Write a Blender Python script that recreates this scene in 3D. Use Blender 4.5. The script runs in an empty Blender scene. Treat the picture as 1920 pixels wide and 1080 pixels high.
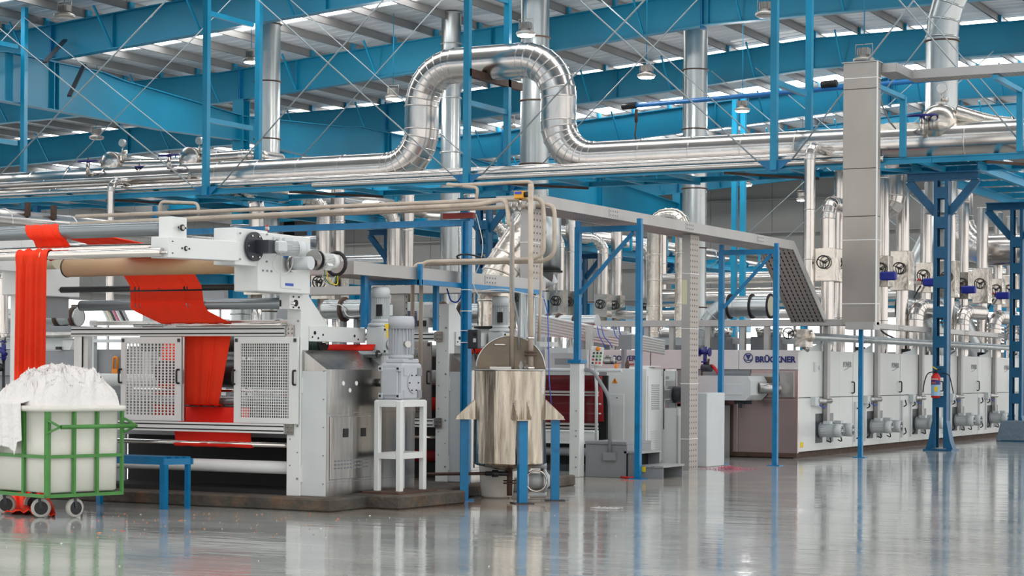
import bpy, math, random
from mathutils import Vector, Matrix, noise as NZ
random.seed(7)
V = Vector
C = bpy.context.scene.collection
PI = math.pi
# ------------------------------------------------------------------ camera
AN = math.radians(27.8); F = 3665.0; H0 = 695.0; EYE = 1.6; RO = 0.007
DV = V((-math.sin(AN), math.cos(AN), 0)); RV = V((math.cos(AN), math.sin(AN), 0)); ZV = V((0, 0, 1))
def ray(px, py):
    x = (px - 960.0) / F; y = (H0 - py) / F
    return DV + RV * (x - RO * y) + ZV * (y + RO * x)
def onY(px, py, Y):
    r = ray(px, py); return V((0, 0, EYE)) + r * (Y / r.y)
def onX(px, py, X):
    r = ray(px, py); return V((0, 0, EYE)) + r * (X / r.x)
def onZ(px, py, Z=0.0):
    r = ray(px, py); return V((0, 0, EYE)) + r * ((Z - EYE) / r.z)
def XY(px, Y, py=620): return onY(px, py, Y).x          # X of a picture column on plane Y
def YX(px, X, py=620): return onX(px, py, X).y          # Y of a picture column on plane X
cam_d = bpy.data.cameras.new('camera'); cam = bpy.data.objects.new('camera', cam_d); C.objects.link(cam)
cam_d.sensor_width = 36; cam_d.lens = F / 1920 * 36; cam_d.shift_y = (H0 - 540) / 1920
cam_d.clip_start = 0.1; cam_d.clip_end = 400
k = math.hypot(1, RO); xr = (RV + ZV * RO) / k; yu = (ZV - RV * RO) / k
cam.matrix_world = Matrix(((xr.x, yu.x, -DV.x, 0), (xr.y, yu.y, -DV.y, 0), (xr.z, yu.z, -DV.z, EYE), (0, 0, 0, 1)))
S = bpy.context.scene; S.camera = cam
# ------------------------------------------------------------------ light and exposure
W = bpy.data.worlds.new('world'); S.world = W; W.use_nodes = True
bg = W.node_tree.nodes['Background']; bg.inputs[0].default_value = (1.0, 0.985, 0.96, 1); bg.inputs[1].default_value = 1.38
S.view_settings.view_transform = 'Standard'; S.view_settings.look = 'None'; S.view_settings.gamma = 1
S.view_settings.use_curve_mapping = False; S.view_settings.exposure = 0.0
SKYLIGHT = 5.0
try:
    S.cycles.max_bounces = 6; S.cycles.diffuse_bounces = 3; S.cycles.glossy_bounces = 4; S.cycles.transparent_max_bounces = 12
    S.cycles.caustics_reflective = False; S.cycles.caustics_refractive = False; S.cycles.sample_clamp_indirect = 4
except Exception: pass
# ------------------------------------------------------------------ materials
def srgb(r, g, b):
    f = lambda c: (c / 255 / 12.92) if c / 255 <= 0.04045 else ((c / 255 + 0.055) / 1.055) ** 2.4
    return (f(r), f(g), f(b), 1)
MATS = {}
def mat(name, col, rough=0.5, metal=0.0, vary=0.0, vscale=3.0, bump=0.0, bscale=8.0, stretch=(1, 1, 1), emit=0.0, rvary=0.0, alpha=1.0, rand=0.0, dirt=None, dscale=2.0, damt=0.5):
    m = bpy.data.materials.new(name); m.use_nodes = True; MATS[name] = m
    nt = m.node_tree; N = nt.nodes; L = nt.links; b = N['Principled BSDF']
    b.inputs['Base Color'].default_value = col; b.inputs['Roughness'].default_value = rough; b.inputs['Metallic'].default_value = metal
    if emit: b.inputs['Emission Color'].default_value = col; b.inputs['Emission Strength'].default_value = emit
    if alpha < 1: b.inputs['Alpha'].default_value = alpha
    m.diffuse_color = col
    if vary or bump or rvary or dirt or rand:
        g = N.new('ShaderNodeNewGeometry'); mp = N.new('ShaderNodeMapping'); mp.inputs['Scale'].default_value = stretch
        L.new(g.outputs['Position'], mp.inputs['Vector'])
        src = None
        if vary or rand:
            n = N.new('ShaderNodeTexNoise'); n.inputs['Scale'].default_value = vscale; n.inputs['Detail'].default_value = 5
            L.new(mp.outputs[0], n.inputs['Vector'])
            mr = N.new('ShaderNodeMapRange'); mr.inputs['From Min'].default_value = .3; mr.inputs['From Max'].default_value = .7
            mr.inputs['To Min'].default_value = 1 - vary; mr.inputs['To Max'].default_value = 1 + vary
            L.new(n.outputs['Fac'], mr.inputs['Value']); v = mr.outputs[0]
            if rand:
                oi = N.new('ShaderNodeObjectInfo'); m2 = N.new('ShaderNodeMapRange'); m2.inputs['To Min'].default_value = 1 - rand; m2.inputs['To Max'].default_value = 1 + rand
                L.new(oi.outputs['Random'], m2.inputs['Value']); mm = N.new('ShaderNodeMath'); mm.operation = 'MULTIPLY'
                L.new(v, mm.inputs[0]); L.new(m2.outputs[0], mm.inputs[1]); v = mm.outputs[0]
            hs = N.new('ShaderNodeHueSaturation'); hs.inputs['Color'].default_value = col; L.new(v, hs.inputs['Value']); src = hs.outputs[0]
            L.new(src, b.inputs['Base Color'])
        if dirt:
            n = N.new('ShaderNodeTexNoise'); n.inputs['Scale'].default_value = dscale; n.inputs['Detail'].default_value = 8; n.inputs['Roughness'].default_value = .7
            L.new(mp.outputs[0], n.inputs['Vector']); cr = N.new('ShaderNodeMapRange'); cr.inputs['From Min'].default_value = .52; cr.inputs['From Max'].default_value = .72; cr.inputs['To Max'].default_value = damt
            L.new(n.outputs['Fac'], cr.inputs['Value']); mx = N.new('ShaderNodeMix'); mx.data_type = 'RGBA'
            L.new(cr.outputs[0], mx.inputs[0]); mx.inputs[6].default_value = col; mx.inputs[7].default_value = dirt
            if src: L.new(src, mx.inputs[6])
            L.new(mx.outputs[2], b.inputs['Base Color'])
        if bump:
            n = N.new('ShaderNodeTexNoise'); n.inputs['Scale'].default_value = bscale; n.inputs['Detail'].default_value = 3
            L.new(mp.outputs[0], n.inputs['Vector']); bp = N.new('ShaderNodeBump'); bp.inputs['Strength'].default_value = bump; bp.inputs['Distance'].default_value = 0.05
            L.new(n.outputs['Fac'], bp.inputs['Height']); L.new(bp.outputs[0], b.inputs['Normal'])
        if rvary:
            n = N.new('ShaderNodeTexNoise'); n.inputs['Scale'].default_value = vscale * .7; n.inputs['Detail'].default_value = 4
            L.new(mp.outputs[0], n.inputs['Vector']); mr = N.new('ShaderNodeMapRange'); mr.inputs['To Min'].default_value = max(.02, rough - rvary); mr.inputs['To Max'].default_value = rough + rvary
            L.new(n.outputs['Fac'], mr.inputs['Value']); L.new(mr.outputs[0], b.inputs['Roughness'])
    return m
BLUE = mat('blue_paint', srgb(18, 148, 190), .38, vary=.12, vscale=1.2)
BLUEB = mat('bright_blue_paint', srgb(0, 120, 174), .38, vary=.1, vscale=4, dirt=srgb(12, 60, 92), dscale=7, damt=.5)
BLUED = mat('deep_blue_paint', srgb(0, 90, 132), .4, vary=.1, vscale=4, dirt=srgb(8, 50, 80), dscale=6, damt=.5)
RAFT = mat('rafter_blue_paint', srgb(8, 132, 168), .45, vary=.1, vscale=.5)
ALU = mat('aluminium_cladding', srgb(212, 206, 201), .22, 1, vary=.04, vscale=3, bump=.05, bscale=2.2, rvary=.07)
CRUM = mat('crumpled_foil', srgb(210, 202, 192), .24, 1, vary=.08, vscale=3, bump=.38, bscale=3.4)
GALV = mat('galvanised_duct', srgb(186, 190, 190), .3, 1, vary=.12, vscale=3, bump=.08, bscale=3, stretch=(1, 1, .25), rvary=.08)
STEEL = mat('brushed_stainless', srgb(180, 178, 175), .3, 1, vary=.12, vscale=3, stretch=(2, 2, .3), bump=.1, bscale=4, rvary=.1)
TANKM = mat('stained_stainless', srgb(180, 170, 156), .26, 1, vary=.3, vscale=4, stretch=(3, 3, .3), bump=.45, bscale=3, rvary=.14, dirt=srgb(92, 72, 54), dscale=3, damt=.8)
CHROME = mat('chrome_roller', srgb(222, 216, 210), .1, 1)
TRAY = mat('cable_tray_grey', srgb(176, 174, 172), .42, .55, vary=.06, vscale=2, bump=.03)
DUCTG = mat('brushed_grey_sheet', srgb(160, 154, 148), .36, .8, vary=.1, vscale=1.2, stretch=(1, 1, .5))
WHITE = mat('white_machine_enamel', srgb(226, 229, 228), .35, vary=.03, vscale=2)
LGREY = mat('light_grey_enamel', srgb(205, 210, 212), .38, vary=.04, vscale=3)
OVENM = mat('oven_panel_enamel', srgb(222, 224, 222), .3, vary=.05, vscale=.8, rand=.03)
MGREY = mat('mid_grey_enamel', srgb(140, 143, 147), .42, vary=.05)
ROLLG = mat('grey_rubber_roller', srgb(140, 146, 150), .22, .5)
BLACK = mat('black_rubber', srgb(22, 22, 24), .45)
DARK = mat('dark_interior', srgb(26, 26, 28), .7)  # near-black for dark fittings and for panels standing in for interior shade
TAN = mat('tan_padder_roller', srgb(196, 160, 122), .4, vary=.06, vscale=2)
RED = mat('orange_red_fabric', srgb(255, 58, 14), .8, vary=.06, vscale=6, stretch=(1, 1, .3), bump=.15, bscale=5)
RED2 = mat('dark_red_fabric', srgb(240, 34, 12), .8)
CLOTH = mat('white_cotton', srgb(242, 240, 238), .9, bump=.6, bscale=11)
PLAST = mat('cream_plastic_tub', srgb(236, 234, 226), .4, dirt=srgb(200, 180, 150), dscale=2.5, damt=.25)
GREEN = mat('green_painted_steel', srgb(74, 138, 66), .42, vary=.12, vscale=4)
CONC = mat('stained_concrete', srgb(78, 74, 68), .8, vary=.3, vscale=4, bump=.5, bscale=12, dirt=srgb(150, 104, 60), dscale=2.5, damt=.5)
RUST = mat('rusty_brown_steel', srgb(84, 62, 52), .7, vary=.3, vscale=6)
MAROON = mat('maroon_channel', srgb(128, 40, 34), .6, vary=.15)
BEIGE = mat('beige_steam_pipe', srgb(196, 182, 166), .45, vary=.12, vscale=4, dirt=srgb(120, 92, 70), dscale=5, damt=.4)
PURL = mat('galvanised_purlin', srgb(150, 148, 146), .5, .3, vary=.12, vscale=.8)
ROOF = mat('roof_sheet', srgb(236, 237, 240), .45, .1, vary=.08, vscale=.6, rand=.1)
SKYL = mat('translucent_skylight', (1, 1, 1, 1), .5, emit=SKYLIGHT)
LAMPE = mat('lamp_lens', (1, .98, .94, 1), .3, emit=30)
LAMPO = mat('lamp_lens_unlit', srgb(210, 206, 200), .3)
LAMPB = mat('lamp_housing', srgb(176, 170, 164), .35, .6)
WALLM = mat('grey_wall_cladding', srgb(146, 144, 140), .6, vary=.06, vscale=.5, rand=.03)
WHT = mat('flat_white', srgb(238, 238, 236), .6)
ORANGE = mat('orange_plastic', srgb(240, 140, 20), .4)
YEL = mat('yellow', srgb(240, 205, 40), .5)
PRED = mat('signal_red', srgb(200, 24, 24), .4)
NAVY = mat('navy_blue', srgb(36, 36, 120), .4)
ACTB = mat('actuator_blue', srgb(34, 50, 160), .35)
DKCH = mat('dark_charcoal_box', srgb(44, 48, 56), .4)
PINKP = mat('pink_lint', srgb(206, 120, 140), .9, dirt=srgb(120, 40, 60), dscale=20, damt=.9)
WIRE = mat('white_cable', srgb(220, 220, 216), .5)
BWIRE = mat('blue_air_hose', srgb(40, 80, 190), .4)
ROD = mat('tie_rod_steel', srgb(176, 186, 190), .4, .5)
WINE = mat('wine_red_cloth', srgb(160, 22, 34), .6)
# ------------------------------------------------------------------ mesh builder
def frame_of(d):
    d = d.normalized(); up = ZV if abs(d.z) < .95 else V((0, 1, 0))
    a = d.cross(up).normalized(); return a, a.cross(d).normalized()
class B:
    def __init__(s): s.v = []; s.f = []; s.sm = []
    def add(s, vs, fs, smooth=False):
        o = len(s.v); s.v += [V(v) for v in vs]; s.f += [tuple(i + o for i in f) for f in fs]
        s.sm += (smooth if isinstance(smooth, list) else [smooth] * len(fs)); return s
    def box(s, x0, x1, y0, y1, z0, z1):
        if x0 > x1: x0, x1 = x1, x0
        if y0 > y1: y0, y1 = y1, y0
        if z0 > z1: z0, z1 = z1, z0
        return s.add([(x0, y0, z0), (x1, y0, z0), (x1, y1, z0), (x0, y1, z0), (x0, y0, z1), (x1, y0, z1), (x1, y1, z1), (x0, y1, z1)],
                     [(0, 3, 2, 1), (4, 5, 6, 7), (0, 1, 5, 4), (1, 2, 6, 5), (2, 3, 7, 6), (3, 0, 4, 7)])
    def bar(s, p, q, w, h=None, up=None):           # rectangular bar between two points
        p = V(p); q = V(q); h = h or w; d = (q - p)
        a, b = frame_of(d)
        if up is not None:
            a = d.normalized().cross(V(up)).normalized(); b = a.cross(d.normalized()).normalized()
        a = a * w / 2; b = b * h / 2
        vs = [p - a - b, p + a - b, p + a + b, p - a + b, q - a - b, q + a - b, q + a + b, q - a + b]
        return s.add(vs, [(0, 1, 2, 3), (7, 6, 5, 4), (0, 4, 5, 1), (1, 5, 6, 2), (2, 6, 7, 3), (3, 7, 4, 0)])
    def ring(s, c, a, b, r, n): return [c + a * (r * math.cos(2 * PI * i / n)) + b * (r * math.sin(2 * PI * i / n)) for i in range(n)]
    def cyl(s, p, q, r, n=12, r2=None, caps=True):
        p = V(p); q = V(q); a, b = frame_of(q - p); r2 = r if r2 is None else r2
        vs = s.ring(p, a, b, r, n) + s.ring(q, a, b, r2, n)
        fs = [(i, (i + 1) % n, n + (i + 1) % n, n + i) for i in range(n)]; sm = [True] * n
        if caps: fs += [tuple(range(n))[::-1], tuple(range(n, 2 * n))]; sm += [False, False]
        return s.add(vs, fs, sm)
    def lathe(s, c, axis, prof, n=20, smooth=True): # prof: (distance along axis, radius)
        c = V(c); ax = V(axis).normalized(); a, b = frame_of(ax); vs = []; fs = []; sm = []
        for (t, r) in prof: vs += s.ring(c + ax * t, a, b, max(r, 1e-4), n)
        for j in range(len(prof) - 1):
            fs += [(j * n + i, j * n + (i + 1) % n, (j + 1) * n + (i + 1) % n, (j + 1) * n + i) for i in range(n)]; sm += [smooth] * n
        fs += [tuple(range(n))[::-1], tuple(range((len(prof) - 1) * n, len(prof) * n))]; sm += [False, False]
        return s.add(vs, fs, sm)
    def tube(s, pts, r, n=8, caps=True, closed=False):
        pts = [V(p) for p in pts]; m = len(pts); rs = r if isinstance(r, (list, tuple)) else [r] * m
        a = None; vs = []
        for i in range(m):
            d = (pts[min(i + 1, m - 1)] - pts[max(i - 1, 0)])
            if closed: d = pts[(i + 1) % m] - pts[i - 1]
            d = d.normalized()
            if a is None: a, b = frame_of(d)
            else:
                a = (a - d * a.dot(d)).normalized(); b = a.cross(d).normalized()
            k = 1.0
            if 0 < i < m - 1:
                u = (pts[i] - pts[i - 1]).normalized(); w = (pts[i + 1] - pts[i]).normalized(); k = 1
            vs += s.ring(pts[i], a, b, rs[i] * k, n)
        fs = []
        for j in range(m if closed else m - 1):
            j2 = (j + 1) % m
            fs += [(j * n + i, j * n + (i + 1) % n, j2 * n + (i + 1) % n, j2 * n + i) for i in range(n)]
        sm = [True] * len(fs)
        if caps and not closed: fs += [tuple(range(n))[::-1], tuple(range((m - 1) * n, m * n))]; sm += [False, False]
        return s.add(vs, fs, sm)
    def prism(s, poly, axis, t0, t1):               # poly of 2-d points extruded along 'x','y' or 'z'
        def P(u, w, t): return {'x': (t, u, w), 'y': (u, t, w), 'z': (u, w, t)}[axis]
        n = len(poly); vs = [P(u, w, t0) for u, w in poly] + [P(u, w, t1) for u, w in poly]
        return s.add(vs, [tuple(range(n)), tuple(range(n, 2 * n))[::-1]] + [(i, n + i, n + (i + 1) % n, (i + 1) % n) for i in range(n)])
    def sheet(s, grid, smooth=True):                # grid of rows of points
        n = len(grid[0]); vs = [p for r in grid for p in r]
        return s.add(vs, [(j * n + i, j * n + i + 1, (j + 1) * n + i + 1, (j + 1) * n + i) for j in range(len(grid) - 1) for i in range(n - 1)], smooth)
    def o(s, name, m, parent=None, bevel=0, thick=0, sub=0, label=None, kind=None):
        me = bpy.data.meshes.new(name); off = V((0, 0, 0)); p = parent
        while p: off += p.location; p = p.parent
        me.from_pydata([v - off for v in s.v], [], s.f); me.polygons.foreach_set('use_smooth', s.sm); me.materials.append(m)
        import bmesh
        bm = bmesh.new(); bm.from_mesh(me); bmesh.ops.recalc_face_normals(bm, faces=bm.faces); bm.to_mesh(me); bm.free(); me.update()
        ob = bpy.data.objects.new(name, me); C.objects.link(ob); ob.parent = parent
        if thick: md = ob.modifiers.new('s', 'SOLIDIFY'); md.thickness = thick; md.offset = 0
        if sub: md = ob.modifiers.new('d', 'SUBSURF'); md.levels = sub; md.render_levels = sub
        if bevel: md = ob.modifiers.new('b', 'BEVEL'); md.width = bevel; md.segments = 1; md.limit_method = 'ANGLE'; md.angle_limit = .7
        if label: ob['label'] = label
        if kind: ob['kind'] = kind
        return ob
def box(*a): return B().box(*a)
def bar(*a, **k): return B().bar(*a, **k)
def cyl(*a, **k): return B().cyl(*a, **k)
def tube(*a, **k): return B().tube(*a, **k)
def thing(name, label, cat, loc=(0, 0, 0), group=None):
    o = bpy.data.objects.new(name, None); C.objects.link(o); o.location = V(loc); o.empty_display_size = .1
    o['label'] = label; o['category'] = cat
    if group: o['group'] = group
    return o
def tag(o, label, cat, group=None, kind=None):
    o['label'] = label; o['category'] = cat
    if group: o['group'] = group
    if kind: o['kind'] = kind
    return o
def struct(o): o['kind'] = 'structure'; return o
def sroot(name):
    o = bpy.data.objects.new(name, None); C.objects.link(o); o['kind'] = 'structure'; return o
def kids(o): return [c for c in bpy.data.objects if c.parent == o]
def dup(root, off, label=None, group=None):
    def cp(o, par, first):
        c = o.copy(); C.objects.link(c); c.parent = par
        if first: c.location = o.location + V(off)
        for ch in CH.get(o.name, []): cp(ch, c, False)
        return c
    CH = {}
    def collect(o):
        CH[o.name] = kids(o)
        for c in CH[o.name]: collect(c)
    collect(root); r = cp(root, None, True)
    if label: r['label'] = label
    if group: r['group'] = group
    return r
def arc(c, r, a0, a1, n, u, w):                      # points of an arc in plane u,w
    return [V(c) + V(u) * (r * math.cos(a0 + (a1 - a0) * i / n)) + V(w) * (r * math.sin(a0 + (a1 - a0) * i / n)) for i in range(n + 1)]
def rounded(pts, r, n=5):                            # polyline with rounded corners
    pts = [V(p) for p in pts]; out = [pts[0]]
    for i in range(1, len(pts) - 1):
        u = (pts[i - 1] - pts[i]); w = (pts[i + 1] - pts[i]); t = min(r, u.length * .49, w.length * .49)
        u = pts[i] + u.normalized() * t; w = pts[i] + w.normalized() * t
        for j in range(n + 1):
            k = j / n; out.append(u * (1 - k) ** 2 + pts[i] * 2 * k * (1 - k) + w * k * k)
    out.append(pts[-1]); return out
def pipe(name, label, cat, pts, r, m, bend=.3, n=10, group=None, parent=None, rings=0):
    t = tube(rounded(pts, bend), r, n)
    o = t.o(name, m, parent)
    if label: tag(o, label, cat, group)
    return o
def clad_pipe(root, pts, r, m, bend, sect=1.0, n=20, gores=7, bead=.012, seam=None):
    """insulated pipe in sheet sections; every section a child with a rolled bead at its end"""
    pts = [V(p) for p in pts]
    segs = []                                        # list of (p,q,type)
    cur = pts[0]
    for i in range(1, len(pts)):
        if i < len(pts) - 1:
            u = (pts[i - 1] - pts[i]).normalized(); w = (pts[i + 1] - pts[i]).normalized()
            a = pts[i] + u * bend; b = pts[i] + w * bend; cpt = pts[i] + u * bend + w * bend
            segs.append((cur, a, 's'))
            ang = math.acos(max(-1, min(1, -u.dot(w)))); c0 = cpt; e1 = (a - c0).normalized(); e2 = (b - c0).normalized()
            if abs(u.dot(w)) > .05:                  # not a right angle: plain quadratic
                prev = a
                for j in range(1, gores + 1):
                    k = j / gores; q = a * (1 - k) ** 2 + pts[i] * 2 * k * (1 - k) + b * k * k; segs.append((prev, q, 'g')); prev = q
            else:
                prev = a
                for j in range(1, gores + 1):
                    k = PI / 2 * j / gores; q = c0 + e1 * bend * math.cos(k) + e2 * bend * math.sin(k); segs.append((prev, q, 'g')); prev = q
            cur = b
        else: segs.append((cur, pts[i], 's'))
    out = []
    for (p, q, t) in segs:
        if (q - p).length < 1e-3: continue
        if t == 's':
            k = max(1, round((q - p).length / sect))
            for j in range(k): out.append((p.lerp(q, j / k), p.lerp(q, (j + 1) / k), 's'))
        else: out.append((p, q, 'g'))
    for i, (p, q, t) in enumerate(out):
        d0 = (q - p).normalized()
        dp = (p - out[i - 1][0]).normalized() if i else d0
        dn = (out[i + 1][1] - q).normalized() if i < len(out) - 1 else d0
        n0 = (dp + d0).normalized(); n1 = (d0 + dn).normalized()
        b = B(); vs = []
        ref = V((0, 1, 0)) if abs(d0.y) < .9 else ZV
        for c, nn, rr in ((p, n0, r), (q, n1, r * 1.0)):
            a_ = nn.cross(ref).normalized(); b_ = a_.cross(nn).normalized(); vs += b.ring(c, a_, b_, rr, n)
        b.add(vs, [(k_, (k_ + 1) % n, n + (k_ + 1) % n, n + k_) for k_ in range(n)], True)
        if i == 0: b.add(vs[:n], [tuple(range(n))])
        if i == len(out) - 1: b.add(vs[n:], [tuple(range(n))])
        # rolled bead
        a_ = n1.cross(ref).normalized(); b_ = a_.cross(n1).normalized(); w = bead
        v2 = b.ring(q - n1 * w * 1.5, a_, b_, r, n) + b.ring(q - n1 * w * .8, a_, b_, r + w, n) + b.ring(q + n1 * w * .2, a_, b_, r + w, n) + b.ring(q + n1 * w * .9, a_, b_, r, n)
        b.add(v2, [(j * n + k_, j * n + (k_ + 1) % n, (j + 1) * n + (k_ + 1) % n, (j + 1) * n + k_) for j in range(3) for k_ in range(n)], True)
        b.o('cladding_section' if t == 's' else 'elbow_gore', m, root)
FONTM = {}
def text(s, size, m, parent, origin, ux, uz, name='lettering', ext=.004, bold=0, align='LEFT', label=None):
    cu = bpy.data.curves.new('txt', 'FONT'); cu.body = s; cu.size = size; cu.extrude = ext; cu.offset = bold; cu.align_x = align; cu.resolution_u = 3
    ob = bpy.data.objects.new('txt', cu); C.objects.link(ob); dg = bpy.context.evaluated_depsgraph_get()
    me = bpy.data.meshes.new_from_object(ob.evaluated_get(dg)); C.objects.unlink(ob); bpy.data.objects.remove(ob)
    ux = V(ux).normalized(); uz = V(uz).normalized(); un = ux.cross(uz)
    off = V((0, 0, 0)); p = parent
    while p: off += p.location; p = p.parent
    me.transform(Matrix(((ux.x, uz.x, un.x, 0), (ux.y, uz.y, un.y, 0), (ux.z, uz.z, un.z, 0), (0, 0, 0, 1))))
    me.transform(Matrix.Translation(V(origin) - off)); me.materials.clear(); me.materials.append(m)
    o = bpy.data.objects.new(name, me); C.objects.link(o); o.parent = parent
    if label: o['label'] = label
    return o
def grille(b, o, ux, uz, w, h, nx, nz, t, dep, slotx=.62, slotz=.7):
    """punched plate: border-less net of bars, one joined mesh"""
    o = V(o); ux = V(ux); uz = V(uz)
    for i in range(nx + 1):
        p = o + ux * (w * i / nx); b.bar(p, p + uz * h, w / nx * (1 - slotx), dep, up=ux.cross(uz))
    for j in range(nz + 1):
        p = o + uz * (h * j / nz); b.bar(p, p + ux * w, h / nz * (1 - slotz), dep, up=ux.cross(uz))
def handwheel(parent, c, ax, r, m, name='handwheel', t=.012):
    c = V(c); ax = V(ax).normalized(); a, b_ = frame_of(ax); b = B()
    b.tube(b.ring(c, a, b_, r, 14), t, 6, closed=True)
    for k in range(3):
        th = 2 * PI * k / 3 + .5; b.bar(c, c + a * (r * math.cos(th)) + b_ * (r * math.sin(th)), t * 1.3)
    b.cyl(c - ax * .08, c + ax * .03, r * .2, 8)
    return b.o(name, m, parent)
# ================================================================== the hall
XL, XR, YN, YF = -62.0, 3.0, -4.0, 96.0
def zb(X):                                            # underside of the rafters
    P = [(-62, 9.5), (-47, 10.05), (-38, 10.2), (-26, 11.05), (-21, 11.45), (-14, 11.52), (3, 11.5)]
    for (a, za), (b, z2) in zip(P, P[1:]):
        if X <= b: return za + (z2 - za) * (X - a) / (b - a)
    return 11.5
KX = [-62, -47, -38, -26, -21, -14, 3]
# floor: glossy grey epoxy with stains around the tank
fb = B(); fb.add([(XL, YN, 0), (XR, YN, 0), (XR, YF, 0), (XL, YF, 0)], [(0, 1, 2, 3)])
FL = mat('polished_grey_epoxy', srgb(158, 163, 163), .1); nt = FL.node_tree; N = nt.nodes; L = nt.links; bs = N['Principled BSDF']
def nd(t, **k):
    n = N.new(t)
    for a, v in k.items(): setattr(n, a, v)
    return n
g = nd('ShaderNodeNewGeometry')
def noise(scale, det=5, st=(1, 1, 1), rough=.5):
    mp = nd('ShaderNodeMapping'); mp.inputs['Scale'].default_value = st; mp.inputs['Rotation'].default_value = (0, 0, -AN); L.new(g.outputs['Position'], mp.inputs['Vector'])
    n = nd('ShaderNodeTexNoise'); n.inputs['Scale'].default_value = scale; n.inputs['Detail'].default_value = det; n.inputs['Roughness'].default_value = rough; L.new(mp.outputs[0], n.inputs['Vector']); return n.outputs['Fac']
def mrange(v, a, b, c, d):
    n = nd('ShaderNodeMapRange'); n.inputs[1].default_value = a; n.inputs[2].default_value = b; n.inputs[3].default_value = c; n.inputs[4].default_value = d; L.new(v, n.inputs[0]); return n.outputs[0]
def mixc(f, a, b):
    n = nd('ShaderNodeMix', data_type='RGBA'); L.new(f, n.inputs[0])
    for i, c in ((6, a), (7, b)):
        if isinstance(c, tuple): n.inputs[i].default_value = c
        else: L.new(c, n.inputs[i])
    return n.outputs[2]
def math_(op, a, b):
    n = nd('ShaderNodeMath', operation=op)
    for i, c in ((0, a), (1, b)):
        if isinstance(c, (int, float)): n.inputs[i].default_value = c
        else: L.new(c, n.inputs[i])
    return n.outputs[0]
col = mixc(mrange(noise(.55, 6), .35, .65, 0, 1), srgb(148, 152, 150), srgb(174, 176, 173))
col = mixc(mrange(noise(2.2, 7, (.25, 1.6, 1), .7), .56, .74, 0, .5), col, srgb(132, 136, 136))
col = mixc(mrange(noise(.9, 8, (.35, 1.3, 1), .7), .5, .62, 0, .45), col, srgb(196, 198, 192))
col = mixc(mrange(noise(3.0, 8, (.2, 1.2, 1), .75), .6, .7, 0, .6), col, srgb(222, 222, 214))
def blob(cx, cy, r0, r1):
    cm = nd('ShaderNodeVectorMath', operation='DISTANCE'); L.new(g.outputs['Position'], cm.inputs[0]); cm.inputs[1].default_value = (cx, cy, 0)
    d = math_('ADD', cm.outputs['Value'], mrange(noise(1.3, 6, (1, 1, 1), .7), 0, 1, -1.1, 1.1)); return mrange(d, r0, r1, 1, 0)
t0 = onZ(985, 945); t1 = onZ(860, 950); t2 = onZ(1150, 905); t3 = onZ(1350, 875); t4 = onZ(700, 960)
for (p, r0, r1, c_, amt) in ((t2, .6, 2.6, srgb(186, 168, 148), .55), (t0, .2, 1.9, srgb(150, 112, 82), .8), (t1, .1, 1.0, srgb(110, 74, 50), .75), (t3, .3, 1.5, srgb(190, 160, 156), .4), (t4, .1, 1.2, srgb(140, 118, 96), .6)):
    col = mixc(math_('MULTIPLY', blob(p.x, p.y, r0, r1), amt), col, c_)
fleck = mrange(noise(26, 2), .735, .75, 0, 1)
col = mixc(math_('MULTIPLY', fleck, blob(onZ(330, 985).x, onZ(330, 985).y, 1.0, 3.2)), col, srgb(214, 120, 50))
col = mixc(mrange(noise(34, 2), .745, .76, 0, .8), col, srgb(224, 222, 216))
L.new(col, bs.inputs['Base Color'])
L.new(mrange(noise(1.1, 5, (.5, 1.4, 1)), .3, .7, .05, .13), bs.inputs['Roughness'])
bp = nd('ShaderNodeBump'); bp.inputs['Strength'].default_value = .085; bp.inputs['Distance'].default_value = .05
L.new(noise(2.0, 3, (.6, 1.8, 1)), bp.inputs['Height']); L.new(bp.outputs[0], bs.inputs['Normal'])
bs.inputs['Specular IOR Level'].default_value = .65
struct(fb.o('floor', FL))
# ------------------------------------------------------------------ ceiling
ceil = sroot('ceiling')
def rafter(Y):
    b = B(); xs = sorted(KX + [-55, -32, -17, -8]); w = .14
    for x0, x1 in zip(xs, xs[1:]):
        z0, z1 = zb(x0), zb(x1)
        for (dz0, dz1, ww) in ((0, .03, w), (.03, .97, .012), (.97, 1.0, w)):
            b.add([(x0, Y - ww, z0 + dz0), (x1, Y - ww, z1 + dz0), (x1, Y + ww, z1 + dz0), (x0, Y + ww, z0 + dz0),
                   (x0, Y - ww, z0 + dz1), (x1, Y - ww, z1 + dz1), (x1, Y + ww, z1 + dz1), (x0, Y + ww, z0 + dz1)],
                  [(0, 3, 2, 1), (4, 5, 6, 7), (0, 1, 5, 4), (1, 2, 6, 5), (2, 3, 7, 6), (3, 0, 4, 7)])
    r = b.o('rafter', RAFT, ceil)
    for x in range(-56, 0, 7):
        z = zb(x); box(x - .012, x + .012, Y - .13, Y + .13, z + .03, z + .97).o('stiffener', RAFT, r)
    for i, x in enumerate(range(-59, 1, 3)):
        z = zb(x); bar((x, Y - .1, z + .03), (x + .02, Y - .95, z + 1.05), .05).o('flange_brace', BLUE, r)
    for x in (-37.2, -21.2):
        z = zb(x)
        for s in (-1, 1): box(x + s * .02 - .012, x + s * .02 + .012, Y - .15, Y + .15, z - .08, z + 1.08).o('splice_plate', BLUEB, r)
    return r
RY = [-2.3 + 9 * i for i in range(0, 11)]
RY = [y for y in [42.7 + 9 * k for k in range(-4, 6)]]
for Y in RY: rafter(Y)
PX = [x * 1.5 - 61.5 for x in range(0, 43)]
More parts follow.
